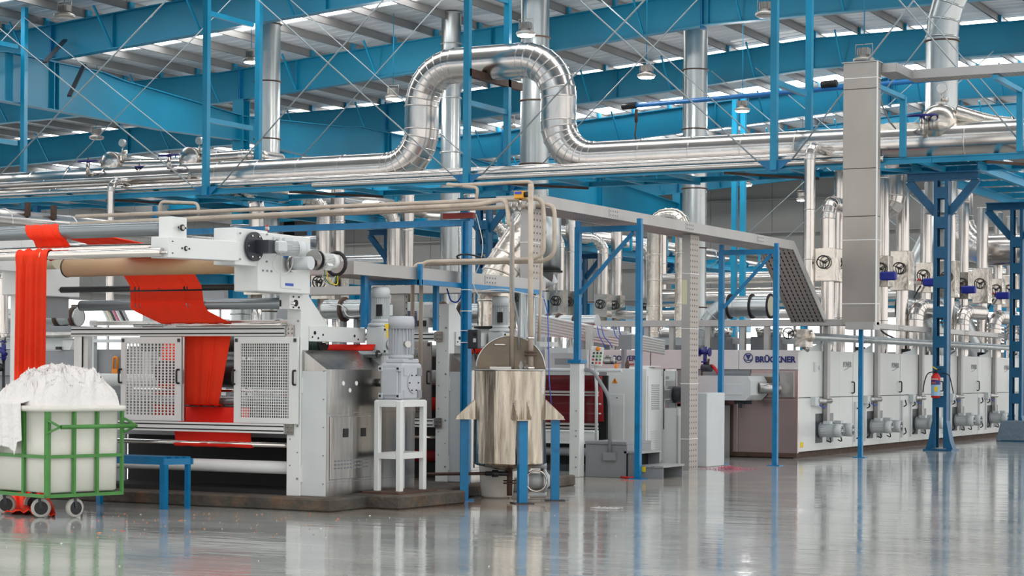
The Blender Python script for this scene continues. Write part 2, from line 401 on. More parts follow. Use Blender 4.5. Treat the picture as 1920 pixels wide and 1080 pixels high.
for x in PX:
    z = zb(x) + 1.02
    for (ya, yb) in ((6.7, 33.7), (33.7, 60.7), (60.7, YF)):
        b = box(x - .035, x + .035, ya, yb, z, z + .02); b.box(x - .008, x + .008, ya, yb, z, z + .22); b.box(x - .035, x + .035, ya, yb, z + .2, z + .22)
        b.o('purlin', PURL, ceil)
        # cleats at rafters
    for Y in RY:
        if 35 < Y < 80 and -50 < x < -4: box(x + .02, x + .1, Y - .1, Y + .1, z, z + .2).o('purlin_cleat', BLUE, ceil)
meshes = {}
for i in range(len(KX) - 1):
    x0, x1 = KX[i], KX[i + 1]; z0, z1 = zb(x0) + 1.26, zb(x1) + 1.26
    y = 6.0; j = 0
    while y < YF:
        sk = (j % 5 == 2)
        key = (i, sk)
        if key not in meshes:
            b = B(); pw = 1.5
            prof = [(0, .03), (.06, 0), (.44, 0), (.5, .03), (.56, 0), (.94, 0), (1.0, .03), (1.06, 0), (1.44, 0), (1.5, .03)]
            vs = []
            for (x, z) in ((x0, z0), (x1, z1)): vs += [(x, u, z + h) for u, h in prof] + [(x, u, z + h + .012) for u, h in prof]
            n = len(prof); fs = []
            for a in range(n - 1): fs += [(a, a + 1, 2 * n + a + 1, 2 * n + a), (n + a, 3 * n + a, 3 * n + a + 1, n + a + 1)]
            b.add(vs, fs); ob = b.o('skylight_panel' if sk else 'roof_panel', SKYL if sk else ROOF, ceil); ob.location.y = y; meshes[key] = ob
        else:
            ob = meshes[key].copy(); C.objects.link(ob); ob.location.y = y
        y += 1.5; j += 1
# jack beam and column row under the valley
CXN = onY(123, 128, 42.7).x; CXN = -37.2
for k, Y in enumerate([33.7 + 18 * i for i in range(-1, 4)]):
    cx = CXN; b = B(); z = zb(cx)
    for (u0, u1, w0, w1) in ((-.2, .2, -.2, -.17), (-.2, .2, .17, .2), (-.01, .01, -.17, .17)): b.box(cx + u0, cx + u1, Y + w0, Y + w1, 0, z)
    c = thing('building_column', 'x', 'column', (cx, Y, 0)); b.o('column_shaft', RAFT, c); box(cx - .35, cx + .35, Y - .35, Y + .35, 0, .04).o('base_plate', RAFT, c)
    c['label'] = 'blue I-section roof column in the far hall, %s' % ['off the near end', 'foremost of its row', 'behind the left hanger pair', 'beyond the left galvanised stack', 'last of its row'][k]
    if k < 4:
        Y1 = Y + 18; jb = B(); zt = zb(cx) - .06; zl = 8.85
        prof = [(Y, zl + .12), (Y + 4, zl), (Y1 - 4, zl), (Y1, zl + .12)]; top = [(Y, zt - .45), (Y + 6, zt - .12), (Y + 7, zt), (Y1 - 7, zt), (Y1 - 6, zt - .12), (Y1, zt - .45)]
        jb.prism([(u, w) for u, w in prof] + [(u, w) for u, w in top[::-1]], 'x', cx - .008, cx + .008)
        for a, c2 in zip(prof, prof[1:]): jb.bar((cx, a[0], a[1]), (cx, c2[0], c2[1]), .3, .03, up=(0, 0, 1))
        for a, c2 in zip(top, top[1:]): jb.bar((cx, a[0], a[1]), (cx, c2[0], c2[1]), .3, .03, up=(0, 0, 1))
        j_ = jb.o('jack_beam', RAFT, ceil)
        for yy in (Y + 8.9, Y + 9.1): box(cx - .14, cx + .14, yy - .012, yy + .012, zl, zt).o('stiffener', RAFT, j_)
# flat knee braces
for (a, b_) in ((onY(122, 75, 42.5), onY(84, 117, 40)), (onY(158, 122, 42.6), onY(130, 180, 41.0))): bar(a, b_, .12, .05).o('knee_brace', DKCH, ceil)
# ------------------------------------------------------------------ walls
def clad_wall(name, p0, p1, z0, z1, step, girts, gaps=(), n=(0, -1, 0)):
    r = sroot(name); p0 = V(p0); p1 = V(p1); d = (p1 - p0); L_ = d.length; d.normalize(); k = int(L_ / step); nn = V(n)
    first = {}
    for i in range(k):
        for (a, b) in ([(z0, z1)] if not gaps else [(z0, gaps[0]), (gaps[1], z1)]):
            if (a, b) not in first:
                q = p0; w = d * (step - .02); bb = B()
                t = nn * -.05; vs = [q, q + w, q + w + t, q + t]
                bb.add([V((v.x, v.y, a)) for v in vs] + [V((v.x, v.y, b)) for v in vs], [(0, 3, 2, 1), (4, 5, 6, 7), (0, 1, 5, 4), (1, 2, 6, 5), (2, 3, 7, 6), (3, 0, 4, 7)])
                first[(a, b)] = bb.o('wall_panel', WALLM, r)
            ob = first[(a, b)]
            if i: ob = ob.copy(); C.objects.link(ob); ob.location = d * (step * i)
    for z in girts:
        bar(V((p0.x, p0.y, z)) + nn * .12, V((p1.x, p1.y, z)) + nn * .12, .2, .07, up=(0, 0, 1)).o('wall_girt', PURL, r)
    # sheet behind the joints
    q0 = p0 - nn * .12; q1 = p1 - nn * .12
    for (a, b) in ([(z0, z1)] if not gaps else [(z0, gaps[0]), (gaps[1], z1)]):
        B().add([(q0.x, q0.y, a), (q1.x, q1.y, a), (q1.x, q1.y, b), (q0.x, q0.y, b)], [(0, 1, 2, 3)]).o('backing_sheet', DARK, r)
    return r
clad_wall('wall_back', (XL, YF - 6, 0), (XR, YF - 6, 0), 0, 12.6, 1.6, (2.2, 5.2, 6.8, 8.4, 10), gaps=(2.6, 4.6))
clad_wall('wall_left', (XL + 1, YN, 0), (XL + 1, YF - 6, 0), 0, 12, 1.6, (5.2, 7.4, 9.2), gaps=(2.4, 4.8), n=(1, 0, 0))
WINM = mat('daylit_window_glass', (1, 1, 1, 1), .3, emit=2.6)
wb = sroot('window_1'); x = XL
while x < XR - 3:
    box(x + .06, x + 2.94, YF - 5.95, YF - 5.93, 2.65, 4.55).o('window_pane', WINM, wb); box(x - .06, x + .06, YF - 6.05, YF - 5.85, 2.6, 4.6).o('window_mullion', PURL, wb); x += 3
wl = sroot('window_2'); y = YN
while y < YF - 9:
    box(XL + .95, XL + .97, y + .06, y + 2.94, 2.45, 4.75).o('window_pane', WINM, wl); box(XL + .9, XL + 1.06, y - .06, y + .06, 2.4, 4.8).o('window_mullion', PURL, wl); y += 3
# ------------------------------------------------------------------ high-bay lamps
def lamp(px, py, Y, lit, label, R=.24):
    c = onY(px, py, Y); t = thing('high_bay_lamp', label, 'lamp', c, 'high-bay lamps hung from the roof')
    B().lathe(c, (0, 0, 1), [(-.06, R * .9), (-.02, R), (.02, R * .98), (.06, R * .55), (.1, R * .5)], 18).o('reflector_housing', LAMPB, t)
    B().lathe(c, (0, 0, -1), [(.062, R * .82), (.075, R * .8), (.09, R * .3)], 18).o('lens', LAMPE if lit else LAMPO, t)
    b = B().box(c.x - R * .55, c.x + R * .55, c.y - R * .35, c.y + R * .35, c.z + .1, c.z + .24)
    for k in range(-3, 4): b.box(c.x + k * .035 - .006, c.x + k * .035 + .006, c.y - R * .45, c.y + R * .45, c.z + .09, c.z + .26)
    b.o('driver_box', LAMPB, t)
    bb = B().tube([c + V((-R * .8, 0, .05)), c + V((-R * .8, 0, .34)), c + V((R * .8, 0, .34)), c + V((R * .8, 0, .05))], .012, 6); bb.o('bracket', LAMPB, t)
    h = zb(c.x) + (1.265 if min(abs(Y - y) for y in RY) > .4 else 0)
    cyl(c + V((0, 0, .34)), (c.x, c.y, h), .012, 6).o('suspension_rod', BLUE, t)
    if lit:
        ld = bpy.data.lights.new('lamp_light', 'POINT'); ld.energy = 220; ld.shadow_soft_size = .15; ld.color = (1, .97, .92)
        lo = bpy.data.objects.new('lamp_light', ld); C.objects.link(lo); lo.parent = t; lo.location = (0, 0, -.25)
lamp(121, 29, 38.2, 0, 'unlit high-bay lamp at the top left corner', .27)
lamp(181, 257, 49, 0, 'unlit high-bay lamp above the left pipe valves')
lamp(471, 113, 46, 1, 'lit high-bay lamp beside the leftmost tall stack')
lamp(737, 182, 49, 1, 'lit high-bay lamp left of the pipe loop')
lamp(986, 62, 41.8, 1, 'lit high-bay lamp in front of the stack above the pipe loop')
lamp(954, 237, 55, 0, 'small unlit high-bay lamp inside the pipe loop')
lamp(1212, 141, 47, 1, 'lit high-bay lamp right of the pipe loop under a dark rafter')
lamp(1436, 26, 41.2, 0, 'unlit high-bay lamp at the top beside the right hanger posts')
lamp(1392, 205, 56, 1, 'lit high-bay lamp between the stack and the right hanger posts')
lamp(1620, 112, 42, 0, 'unlit high-bay lamp just above the tall rectangular duct')
lamp(1399, 345, 70, 1, 'small lit high-bay lamp under the gantry near the twin far posts')
lamp(1504, 373, 75, 1, 'small lit high-bay lamp before the grey wall')
# ================================================================== pipe gantry across the picture (runs along X)
GY0, GY1, GZ = 39.1, 41.1, 6.02
gan = thing('pipe_gantry', 'long blue steel pipe gantry crossing the hall under the big silver pipe', 'gantry', (-11.08, GY0, 0))
def ibeam(b, p, q, w, h, t=.012):
    p = V(p); q = V(q); d = (q - p).normalized(); up = ZV; a = d.cross(up).normalized()
    b.bar(p + up * (h / 2 - t), q + up * (h / 2 - t), w, t * 2, up=up); b.bar(p - up * (h / 2 - t), q - up * (h / 2 - t), w, t * 2, up=up); b.bar(p, q, t * 1.4, h - 2 * t, up=up); return b
for Y in (GY0, GY1):
    for (a, c) in ((-44, -33), (-33, -22), (-22, -11), (-11, -3)):
        ibeam(B(), (a, Y, GZ - .07), (c - .01, Y, GZ - .07), .09, .13).o('gantry_rail', BLUE, gan)
x = -43.5; i = 0
while x < -4:
    box(x - .05, x + .05, GY0 + .05, GY1 - .05, GZ - .13, GZ - .03).o('cross_member', BLUE, gan)
    if i % 2 == 0: bar((x, GY0, GZ - .16), (x + 1.4, GY1, GZ - .16), .07, .05).o('diagonal_brace', BLUE if i % 4 else RUST, gan)
    x += 1.4; i += 1
# hangers
HPX = [(45, 39.0), (387, 39.0), (876, 39.0), (1452, 39.0), (1960, 39.0)]
hx = [XY(p, y, 200) for p, y in HPX]; hx[0] = XY(45, 41.2, 200); hx = [hx[0] - 7] + hx
names = ['x', 'at the left edge of the view', 'right of the left pipe valves', 'in front of the pipe loop', 'left of the tall rectangular duct', 'x2']
for k, x in enumerate(hx[1:5]):
    t = thing('gantry_hanger', 'tall blue double hanger post ' + names[k + 1], 'hanger', (x, 39.0, 0), 'blue hanger frames holding the gantry')
    zt = 12.3
    for j, Y in enumerate((39.0, 40.95 if k == 2 else 41.2)):
        box(x - .07, x + .07, Y - .07, Y + .07, GZ - .16, zb(x) + 1.2).o('hanger_post', BLUE, t)
        b = B(); b.prism([(x - .38, GZ + .05), (x + .38, GZ + .05), (x + .07, GZ - .2), (x - .07, GZ - .2)], 'y', Y - .012, Y + .012); b.o('gusset_plate', BLUEB, t)
    zr = [7.72, 10.35]
    for z in zr: box(x - .05, x + .05, 39.07, 40.9, z - .06, z + .06).o('rung', BLUE, t)
    if k == 2:
        box(x - .07, x + .07, 39.0, 41.6, 8.32, 8.5).o('saddle_beam', RUST, t)
for j, Y in enumerate((39.05, 41.15)):
    for k in range(len(hx) - 1):
        xa, xb = hx[k], hx[k + 1]
        if k == 0 and j == 1: pass
        for (u, w) in ((xa, xb), (xb, xa)):
            d = .35 if w > u else -.35
            o = cyl((u + d, Y, GZ + .02), (w, Y + (.02 if w > u else -.02), zb(w) + .95), .014 + .004 * (j == 0), 6).o('tie_rod', ROD); 
            side = 'front' if j == 0 else 'rear'
            tag(o, 'thin tie rod rising %s, %s plane, %s' % ('rightward' if w > u else 'leftward', side, ['off the left edge', 'right of the left-edge hanger', 'left of the loop hanger', 'right of the loop hanger', 'behind the rectangular duct'][k]), 'tie rod')
# the big insulated pipe
zc, rr = 6.40, .41; ym = 40.1
xl_, xr_ = XY(791, ym, 220), XY(1047, ym, 220); zt = onY(920, 118, ym).z
bp_ = thing('insulated_main_pipe', 'big aluminium-clad pipe with a tall square loop above the gantry', 'pipe', (xl_, ym, GZ))
clad_pipe(bp_, [(-44, ym, zc), (xl_, ym, zc), (xl_, ym, zt), (xr_, ym, zt), (xr_, ym, zc), (-3.2, ym, zc)], rr, ALU, .92, 1.25, 32, 8, .012)
# saddles under the pipe
for x in [-40 + 3.5 * i for i in range(11)]:
    if abs(x + 24) < 2.5: continue
    b = B(); b.prism([(x - .25, GZ), (x + .25, GZ), (x + .15, GZ + .06), (x - .15, GZ + .06)], 'y', ym - .3, ym + .3); b.o('pipe_shoe', RUST, bp_)
# thinner pipes in front of it
for (Y, z, r, x0, x1, lab) in ((39.25, 6.13, .085, -44, -12.3, 'thin silver pipe at the front edge of the gantry'), (39.45, 6.17, .1, -44, -12.2, 'slim silver pipe just behind the front one'),
                              (39.5, 6.42, .08, -44, -30, 'short slim silver pipe above the front pair at left'), (40.75, 6.28, .16, -44, -3.2, 'medium silver pipe behind the big pipe'), (39.05, 6.0, .06, -26, -12, 'thinnest silver pipe along the gantry rail')):
    t = thing('insulated_pipe', lab, 'pipe', (x0, Y, z)); clad_pipe(t, [(x0, Y, z), (x1, Y, z)], r, ALU, .3, 2.4, 14, 4, .008)
# down pipes
def down(px, py, Y, zbot, r, lab, run=1.0, side=1):
    c = onY(px, py, Y); t = thing('down_pipe', lab, 'pipe', (c.x, c.y, c.z))
    clad_pipe(t, [(c.x + side * .05, Y + run, c.z), (c.x, Y, c.z), (c.x, Y, zbot)], r, ALU, .28, 1.1, 16, 5, .008)
down(208, 338, 38.8, 3.2, .1, 'narrow silver down pipe left of the red cloth roller')
down(1519, 274, 38.3, 2.9, .115, 'narrow silver down pipe just left of the tall rectangular duct', 1.6)
# valves on the left
def drum(px, py, Y, r, L_, lab, ax=(1, 0, 0)):
    c = onY(px, py, Y); t = thing('insulated_valve', lab, 'valve', c)
    ax = V(ax); B().lathe(c, ax, [(0, r * .96), (.01, r), (L_, r), (L_ + .01, r * .8)], 28).o('drum_jacket', CRUM, t)
    B().lathe(c, -ax, [(0, r * .99), (.015, r * .95), (.03, r * .2)], 28).o('end_disc', ALU, t); return t, c
t, c = drum(205, 305, 40.9, .3, .45, 'left round foil-covered valve body above the gantry', (0, 1, 0))
clad_pipe(t, [c + V((.1, .25, -.05)), c + V((2.6, .25, -.12))], .16, ALU, .3, .9, 16)
t, c = drum(353, 297, 40.9, .3, .45, 'second round foil-covered valve body, beside the blue hanger', (0, 1, 0))
clad_pipe(t, [c + V((.1, .25, -.0)), c + V((1.9, .25, .02)), c + V((1.9, 1.4, .02))], .16, ALU, .4, .9, 16)
def stemvalve(px, py, Y, r, lab, wheel=NAVY, h=.3):
    c = onY(px, py, Y); t = thing('stem_valve', lab, 'valve', c - V((0, 0, h)))
    cyl(c - V((0, 0, h)), c - V((0, 0, .05)), .05, 10).o('bonnet', CRUM, t); cyl(c - V((0, 0, .05)), c + V((0, 0, .12)), .015, 6).o('stem', RUST, t)
    handwheel(t, c, (0, -.12, 1), r, wheel, t=.03); return t
stemvalve(165, 302, 39.7, .25, 'dark-blue handwheel valve left of the first round valve body', h=.35)
stemvalve(317, 291, 39.7, .26, 'dark-blue handwheel valve left of the second round valve body', h=.35)
stemvalve(261, 313, 39.9, .1, 'small handwheel valve between the two round valve bodies', h=.2)
def gauge(px, py, Y, lab):
    c = onY(px, py, Y); t = thing('pressure_gauge', lab, 'gauge', c - V((0, 0, .5)))
    b = B(); b.tube([c - V((0, 0, .5)), c - V((.02, 0, .3)), c - V((0, 0, .12))], .02, 6); b.box(c.x - .12, c.x + .1, c.y - .04, c.y + .04, c.z - .34, c.z - .28); b.cyl(c + V((.02, 0, -.24)), c + V((.14, 0, -.24)), .05); b.o('siphon', CRUM, t)
    cyl(c - V((0, .05, 0)), c + V((0, .05, 0)), .1, 18).o('dial', ALU, t); return t
gauge(230, 268, 41, 'small pressure gauge above the left round valve body'); gauge(374, 264, 41, 'small pressure gauge behind the second blue hanger'); gauge(1766, 166, 40.3, 'small pressure gauge atop the dome-shaped valve at right')
# dome valve at right
c = onY(1763, 232, 40.1); t = thing('dome_valve', 'large crumpled foil dome valve on the big pipe at right', 'valve', c)
B().lathe(c - V((0, 0, .3)), (0, 0, 1), [(0, .42), (.35, .42), (.5, .38), (.62, .28), (.7, .12)], 24).o('dome_jacket', CRUM, t)
clad_pipe(t, [c + V((.3, 0, .18)), c + V((1.0, .3, -.05)), c + V((1.4, .3, -.1))], .2, CRUM, .2, .4, 16)
box(c.x - 1.2, c.x - .1, c.y - .3, c.y + .3, c.z - .2, c.z + .02).o('foil_box', CRUM, t)
stemvalve(1729, 216, 39.6, .3, 'dark-blue handwheel valve left of the dome valve', h=.4); stemvalve(1832, 219, 40.4, .14, 'small handwheel valve right of the dome valve', h=.25)
# vertical galvanised stacks
def stack(px, Y, r, z0, z1, lab, elbow=None, py=250, bands=1.6):
    c = onY(px, py, Y); z1 = min(z1, zb(c.x) + 1.22); t = thing('exhaust_stack', lab, 'duct', (c.x, Y, z0), 'galvanised exhaust stacks')
    z = z0
    while z < z1 - .05:
        z2 = min(z + bands, z1); cyl((c.x, Y, z), (c.x, Y, z2), r, 28, caps=False).o('duct_section', GALV, t)
        B().lathe((c.x, Y, z2 - .02), (0, 0, 1), [(0, r), (.005, r + .035), (.035, r + .035), (.04, r)], 28).o('flange_ring', RUST if r > .3 else GALV, t); z = z2
    if elbow:
        e = V(elbow); p0 = V((c.x, Y, z1)); clad_pipe(t, [p0, p0 + V((0, 0, .7)), p0 + V((0, 0, .7)) + e], r, GALV, .6, 1.4, 28, 3, .02)
    return t
stack(501, 45.0, .355, 0, 12.2, 'leftmost tall galvanised stack')
stack(845, 50, .29, 0, 12.2, 'narrow galvanised stack seen inside the left half of the pipe loop')
stack(1002, 44.0, .36, 2.02, 12.2, 'tall galvanised stack seen through the right half of the pipe loop')
stack(1303, 53.5, .36, 0, 12.2, 'galvanised stack right of the pipe loop', bands=1.75)
stack(1765, 43.4, .36, 5.2, onY(1765, 78, 43.4).z, 'galvanised stack at right with an angled top', elbow=(1.0, 0, 1.6))
stack(454, 47, .3, 0, 5.8, 'short galvanised stack standing under the gantry at left')
# blue air line
a = onY(1180, 199, 41.9); b_ = onY(1935, 133, 41.9)
t = thing('air_line', 'long bright blue compressed-air pipe with black couplings', 'pipe', a)
cyl(a, b_, .055, 12).o('pipe_run', BWIRE if False else mat('air_line_blue', srgb(40, 130, 205), .35), t)
for p_ in (a, onY(1555, 158, 41.85)): cyl(p_ - V((.18, 0, 0)), p_ + V((.18, 0, .01)), .08, 12).o('coupling', BLACK, t)
q = onY(1193, 205, 41.9); b = B(); b.cyl(q, q - V((0, 0, .3)), .04, 8); b.tube([q - V((0, 0, .3)), q - V((.03, 0, .6)), q - V((0, 0, .75)), q - V((.02, 0, 1.3))], .02, 6); b.o('drop_valve', RUST, t)
cyl(onY(1530, 161, 41.9) - V((.1, 0, 0)), onY(1530, 161, 41.9) + V((.05, 0, 0)), .06, 12).o('white_sleeve', WHT, t)
# ------------------------------------------------------------------ lattice columns with Y heads
def lattice(x, Y, zt, lab, foot=True, w=.3, head=True, grp='blue battened columns'):
    t = thing('lattice_column', lab, 'column', (x, Y, 0), grp)
    for s in (-1, 1):
        b = B(); xc = x + s * (w / 2 - .035); b.box(xc - .035, xc + .035, Y - .14, Y - .12, .05, zt); b.box(xc - .035, xc + .035, Y + .12, Y + .14, .05, zt); b.box(xc + s * .02 - .008, xc + s * .02 + .008, Y - .12, Y + .12, .05, zt); b.o('channel', BLUED, t)
    z = .9
    while z < zt - .3:
        box(x - w / 2 + .01, x + w / 2 - .01, Y - .155, Y - .142, z, z + .24).o('batten_plate', BLUED, t); box(x - w / 2 + .01, x + w / 2 - .01, Y + .142, Y + .155, z, z + .24).o('batten_plate', BLUED, t); z += .62
    box(x - w / 2 - .15, x + w / 2 + .15, Y - .3, Y + .3, 0, .03).o('base_plate', BLUED, t)
    for s in (-1, 1):
        b = B(); b.prism([(x + s * w / 2, .03), (x + s * (w / 2 + .14), .03), (x + s * (w / 2 + .08), .2), (x + s * w / 2, .62)], 'y', Y - .15, Y + .15); b.o('foot_gusset', BLUED, t)
    if head:
        ibeam(B(), (x - .75, Y, zt + .09), (x + .75, Y, zt + .09), .2, .18).o('cap_beam', BLUED, t)
        for s in (-1, 1): bar((x + s * .14, Y, zt - .68), (x + s * .72, Y, zt + .0), .1, .16).o('head_brace', BLUED, t)
    return t
LZ = 5.62
lattice(-11.08, 40.2, LZ, 'blue battened column carrying the red fire extinguisher')
lattice(-11.08, 46.8, LZ - .1, 'blue battened column with a grey taped foot at the right edge')
b = B(); x, Y = -11.08, 46.8; b.prism([(x - .42, 0), (x + .42, 0), (x + .3, .5), (x - .3, .5)], 'y', Y - .3, Y + .3)
tag(b.o('foot_wrap', mat('taped_wrap', srgb(110, 130, 146), .4, bump=.5, bscale=9), bevel=.02), 'grey blue wrapped guard round the foot of the rightmost column', 'guard')
for k, (Y, lab) in enumerate(((50, 'left of the pair of silver valve drops over the middle tray'), (56.5, 'half hidden behind the tall perforated trunking'), (63.2, 'behind the blue door-like frame'), (69.8, 'seen between the blue frame and the grey perforated column'))):
    lattice(-30.5, Y, LZ, 'far blue battened column ' + lab)
lattice(XY(907, 44.4), 44.4, 5.9, 'wide blue battened column behind the mixing tank', w=.36)
def rack(X, y0, y1, lab, pipes, xs=(-.7, .7)):
    t = thing('pipe_rack', lab, 'rack', (X, y0, 0))
    for dx in xs: ibeam(B(), (X + dx, y0, LZ + .3), (X + dx, y1, LZ + .3), .1, .2).o('rack_rail', BLUE, t)
    y = y0 + .5
    while y < y1: box(X - 1.1, X + 1.1, y - .05, y + .05, LZ + .38, LZ + .5).o('cross_member', BLUE, t); y += 1.65
    y = y0 + .5; k = 0
    while y + 1.65 < y1:
        for s in (-1, 1): box(X + s * 1.05 - .04, X + s * 1.05 + .04, y - .04, y + .04, LZ + .4, LZ + 1.0).o('upright', BLUE, t)
        y += 3.3
    for (dx, dz, r, lb) in pipes:
        p = thing('insulated_pipe', lb, 'pipe', (X + dx, y0, LZ + dz)); clad_pipe(p, [(X + dx, y0, LZ + dz), (X + dx, y1, LZ + dz)], r, ALU, .3, 3.3, 18, 4, .01)
rack(-11.08, 40.3, 62, 'blue pipe rack running away above the near ovens at right', ((-.6, .75, .22, 'silver pipe on the left of the right-hand rack'), (.3, .68, .16, 'slimmer silver pipe on the right-hand rack')))
rack(-30.5, 41.5, 84, 'blue pipe rack running away over the far oven line', ((-.45, .75, .2, 'thick silver pipe along the far rack'), (.02, .68, .16, 'thin silver pipe in the middle of the far rack'), (.5, .75, .25, 'thick silver pipe on the near side of the far rack')))
# lower blue walkway beam with long silver troughs behind
t = thing('crane_girder', 'long pale blue girder with stiffeners behind the far columns', 'beam', (-33.5, 50, 4.0))
gA, gB = V((-33.5, 44, 3.9)), V((-33.5, 88, 3.9)); ibeam(B(), gA, gB, .35, .8).o('girder_web', BLUE, t)
for k in range(12): y = 46 + k * 3.4; box(-33.5 + .02, -33.33, y - .02, y + .02, 3.52, 4.28).o('web_stiffener', BLUE, t)

t = thing('insulated_pipe', 'thick silver pipe under the gantry at the far left, on brown hangers', 'pipe', (-30.5, 30, 4.85)); clad_pipe(t, [(-30.5, 29, 4.85), (-30.5, 46.5, 4.85)], .3, ALU, .3, 2.2, 20, 4, .012)
for px in (47, 96): y = YX(px, -30.3); box(-30.3, -30.2, y - .05, y + .05, 5.0, 5.32).o('brown_hanger', RUST, t)
t = thing('gantry_stub_post', 'short blue post stub between gantry and pipes at the far left', 'post', (XY(66, 40), 40, 4.8)); x = XY(66, 40); box(x - .08, x + .08, 39.95, 40.1, 5.2, 5.9).o('post_body', BLUEB, t)
# ================================================================== fabric padder line (rollers, guards, motors)
def motor(parent, c, ax, r, L_, m, name='motor', fins=14, box_dir=(0, 0, 1), box_m=None, cap=True):
    """finned motor body starting at c and running along ax, with fan cowl and terminal box"""
    c = V(c); ax = V(ax).normalized(); a, b_ = frame_of(ax); b = B()
    b.lathe(c, ax, [(0, r * .95), (L_ * .08, r * .95), (L_ * .09, r * .84), (L_ * .7, r * .84)], 20)
    for i in range(fins * 2):
        th = 2 * PI * i / (fins * 2); d = a * math.cos(th) + b_ * math.sin(th)
        b.bar(c + ax * L_ * .1 + d * r * .88, c + ax * L_ * .7 + d * r * .88, r * .04, r * .2, up=d)
    mo = b.o(name, m, parent)
    if cap:
        B().lathe(c, ax, [(L_ * .7, r), (L_ * .93, r), (L_, r * .86), (L_ * 1.005, r * .3)], 22).o('fan_cowl', m, mo)
        g = B()
        for i in range(12):
            th = 2 * PI * i / 12; d = a * math.cos(th) + b_ * math.sin(th); g.bar(c + ax * L_ * 1.008 + d * r * .25, c + ax * L_ * 1.008 + d * r * .78, r * .07, r * .04, up=ax)
        g.o('fan_grille', DARK, mo)
    bd = V(box_dir).normalized(); q = c + ax * L_ * .35 + bd * r * 1.12; s = bd.cross(ax).normalized()
    bb = B(); bb.bar(q - ax * r * .6, q + ax * r * .6, r * .9, r * .5, up=bd); bb.o('terminal_box', box_m or m, mo, bevel=r * .06)
    return mo
def bolts(parent, pts, ax, r, m=DARK, name='bolt', t=.012):
    for p in pts: cyl(V(p), V(p) + V(ax) * t, r, 6).o(name, m, parent)
def roller(parent, x0, x1, Y, z, r, m, name='roller', shaft=.06, n=24, caps=True):
    o = cyl((x0, Y, z), (x1, Y, z), r, n).o(name, m, parent)
    cyl((x0 - shaft, Y, z), (x1 + shaft, Y, z), r * .25, 8).o('roller_shaft', CHROME, o)
    if caps:
        for x, s in ((x0, -1), (x1, 1)): cyl((x, Y, z), (x + s * .015, Y, z), r * .98, n).o('end_cap', BLACK, o)
    return o
XM, XW = -12.53, -15.85
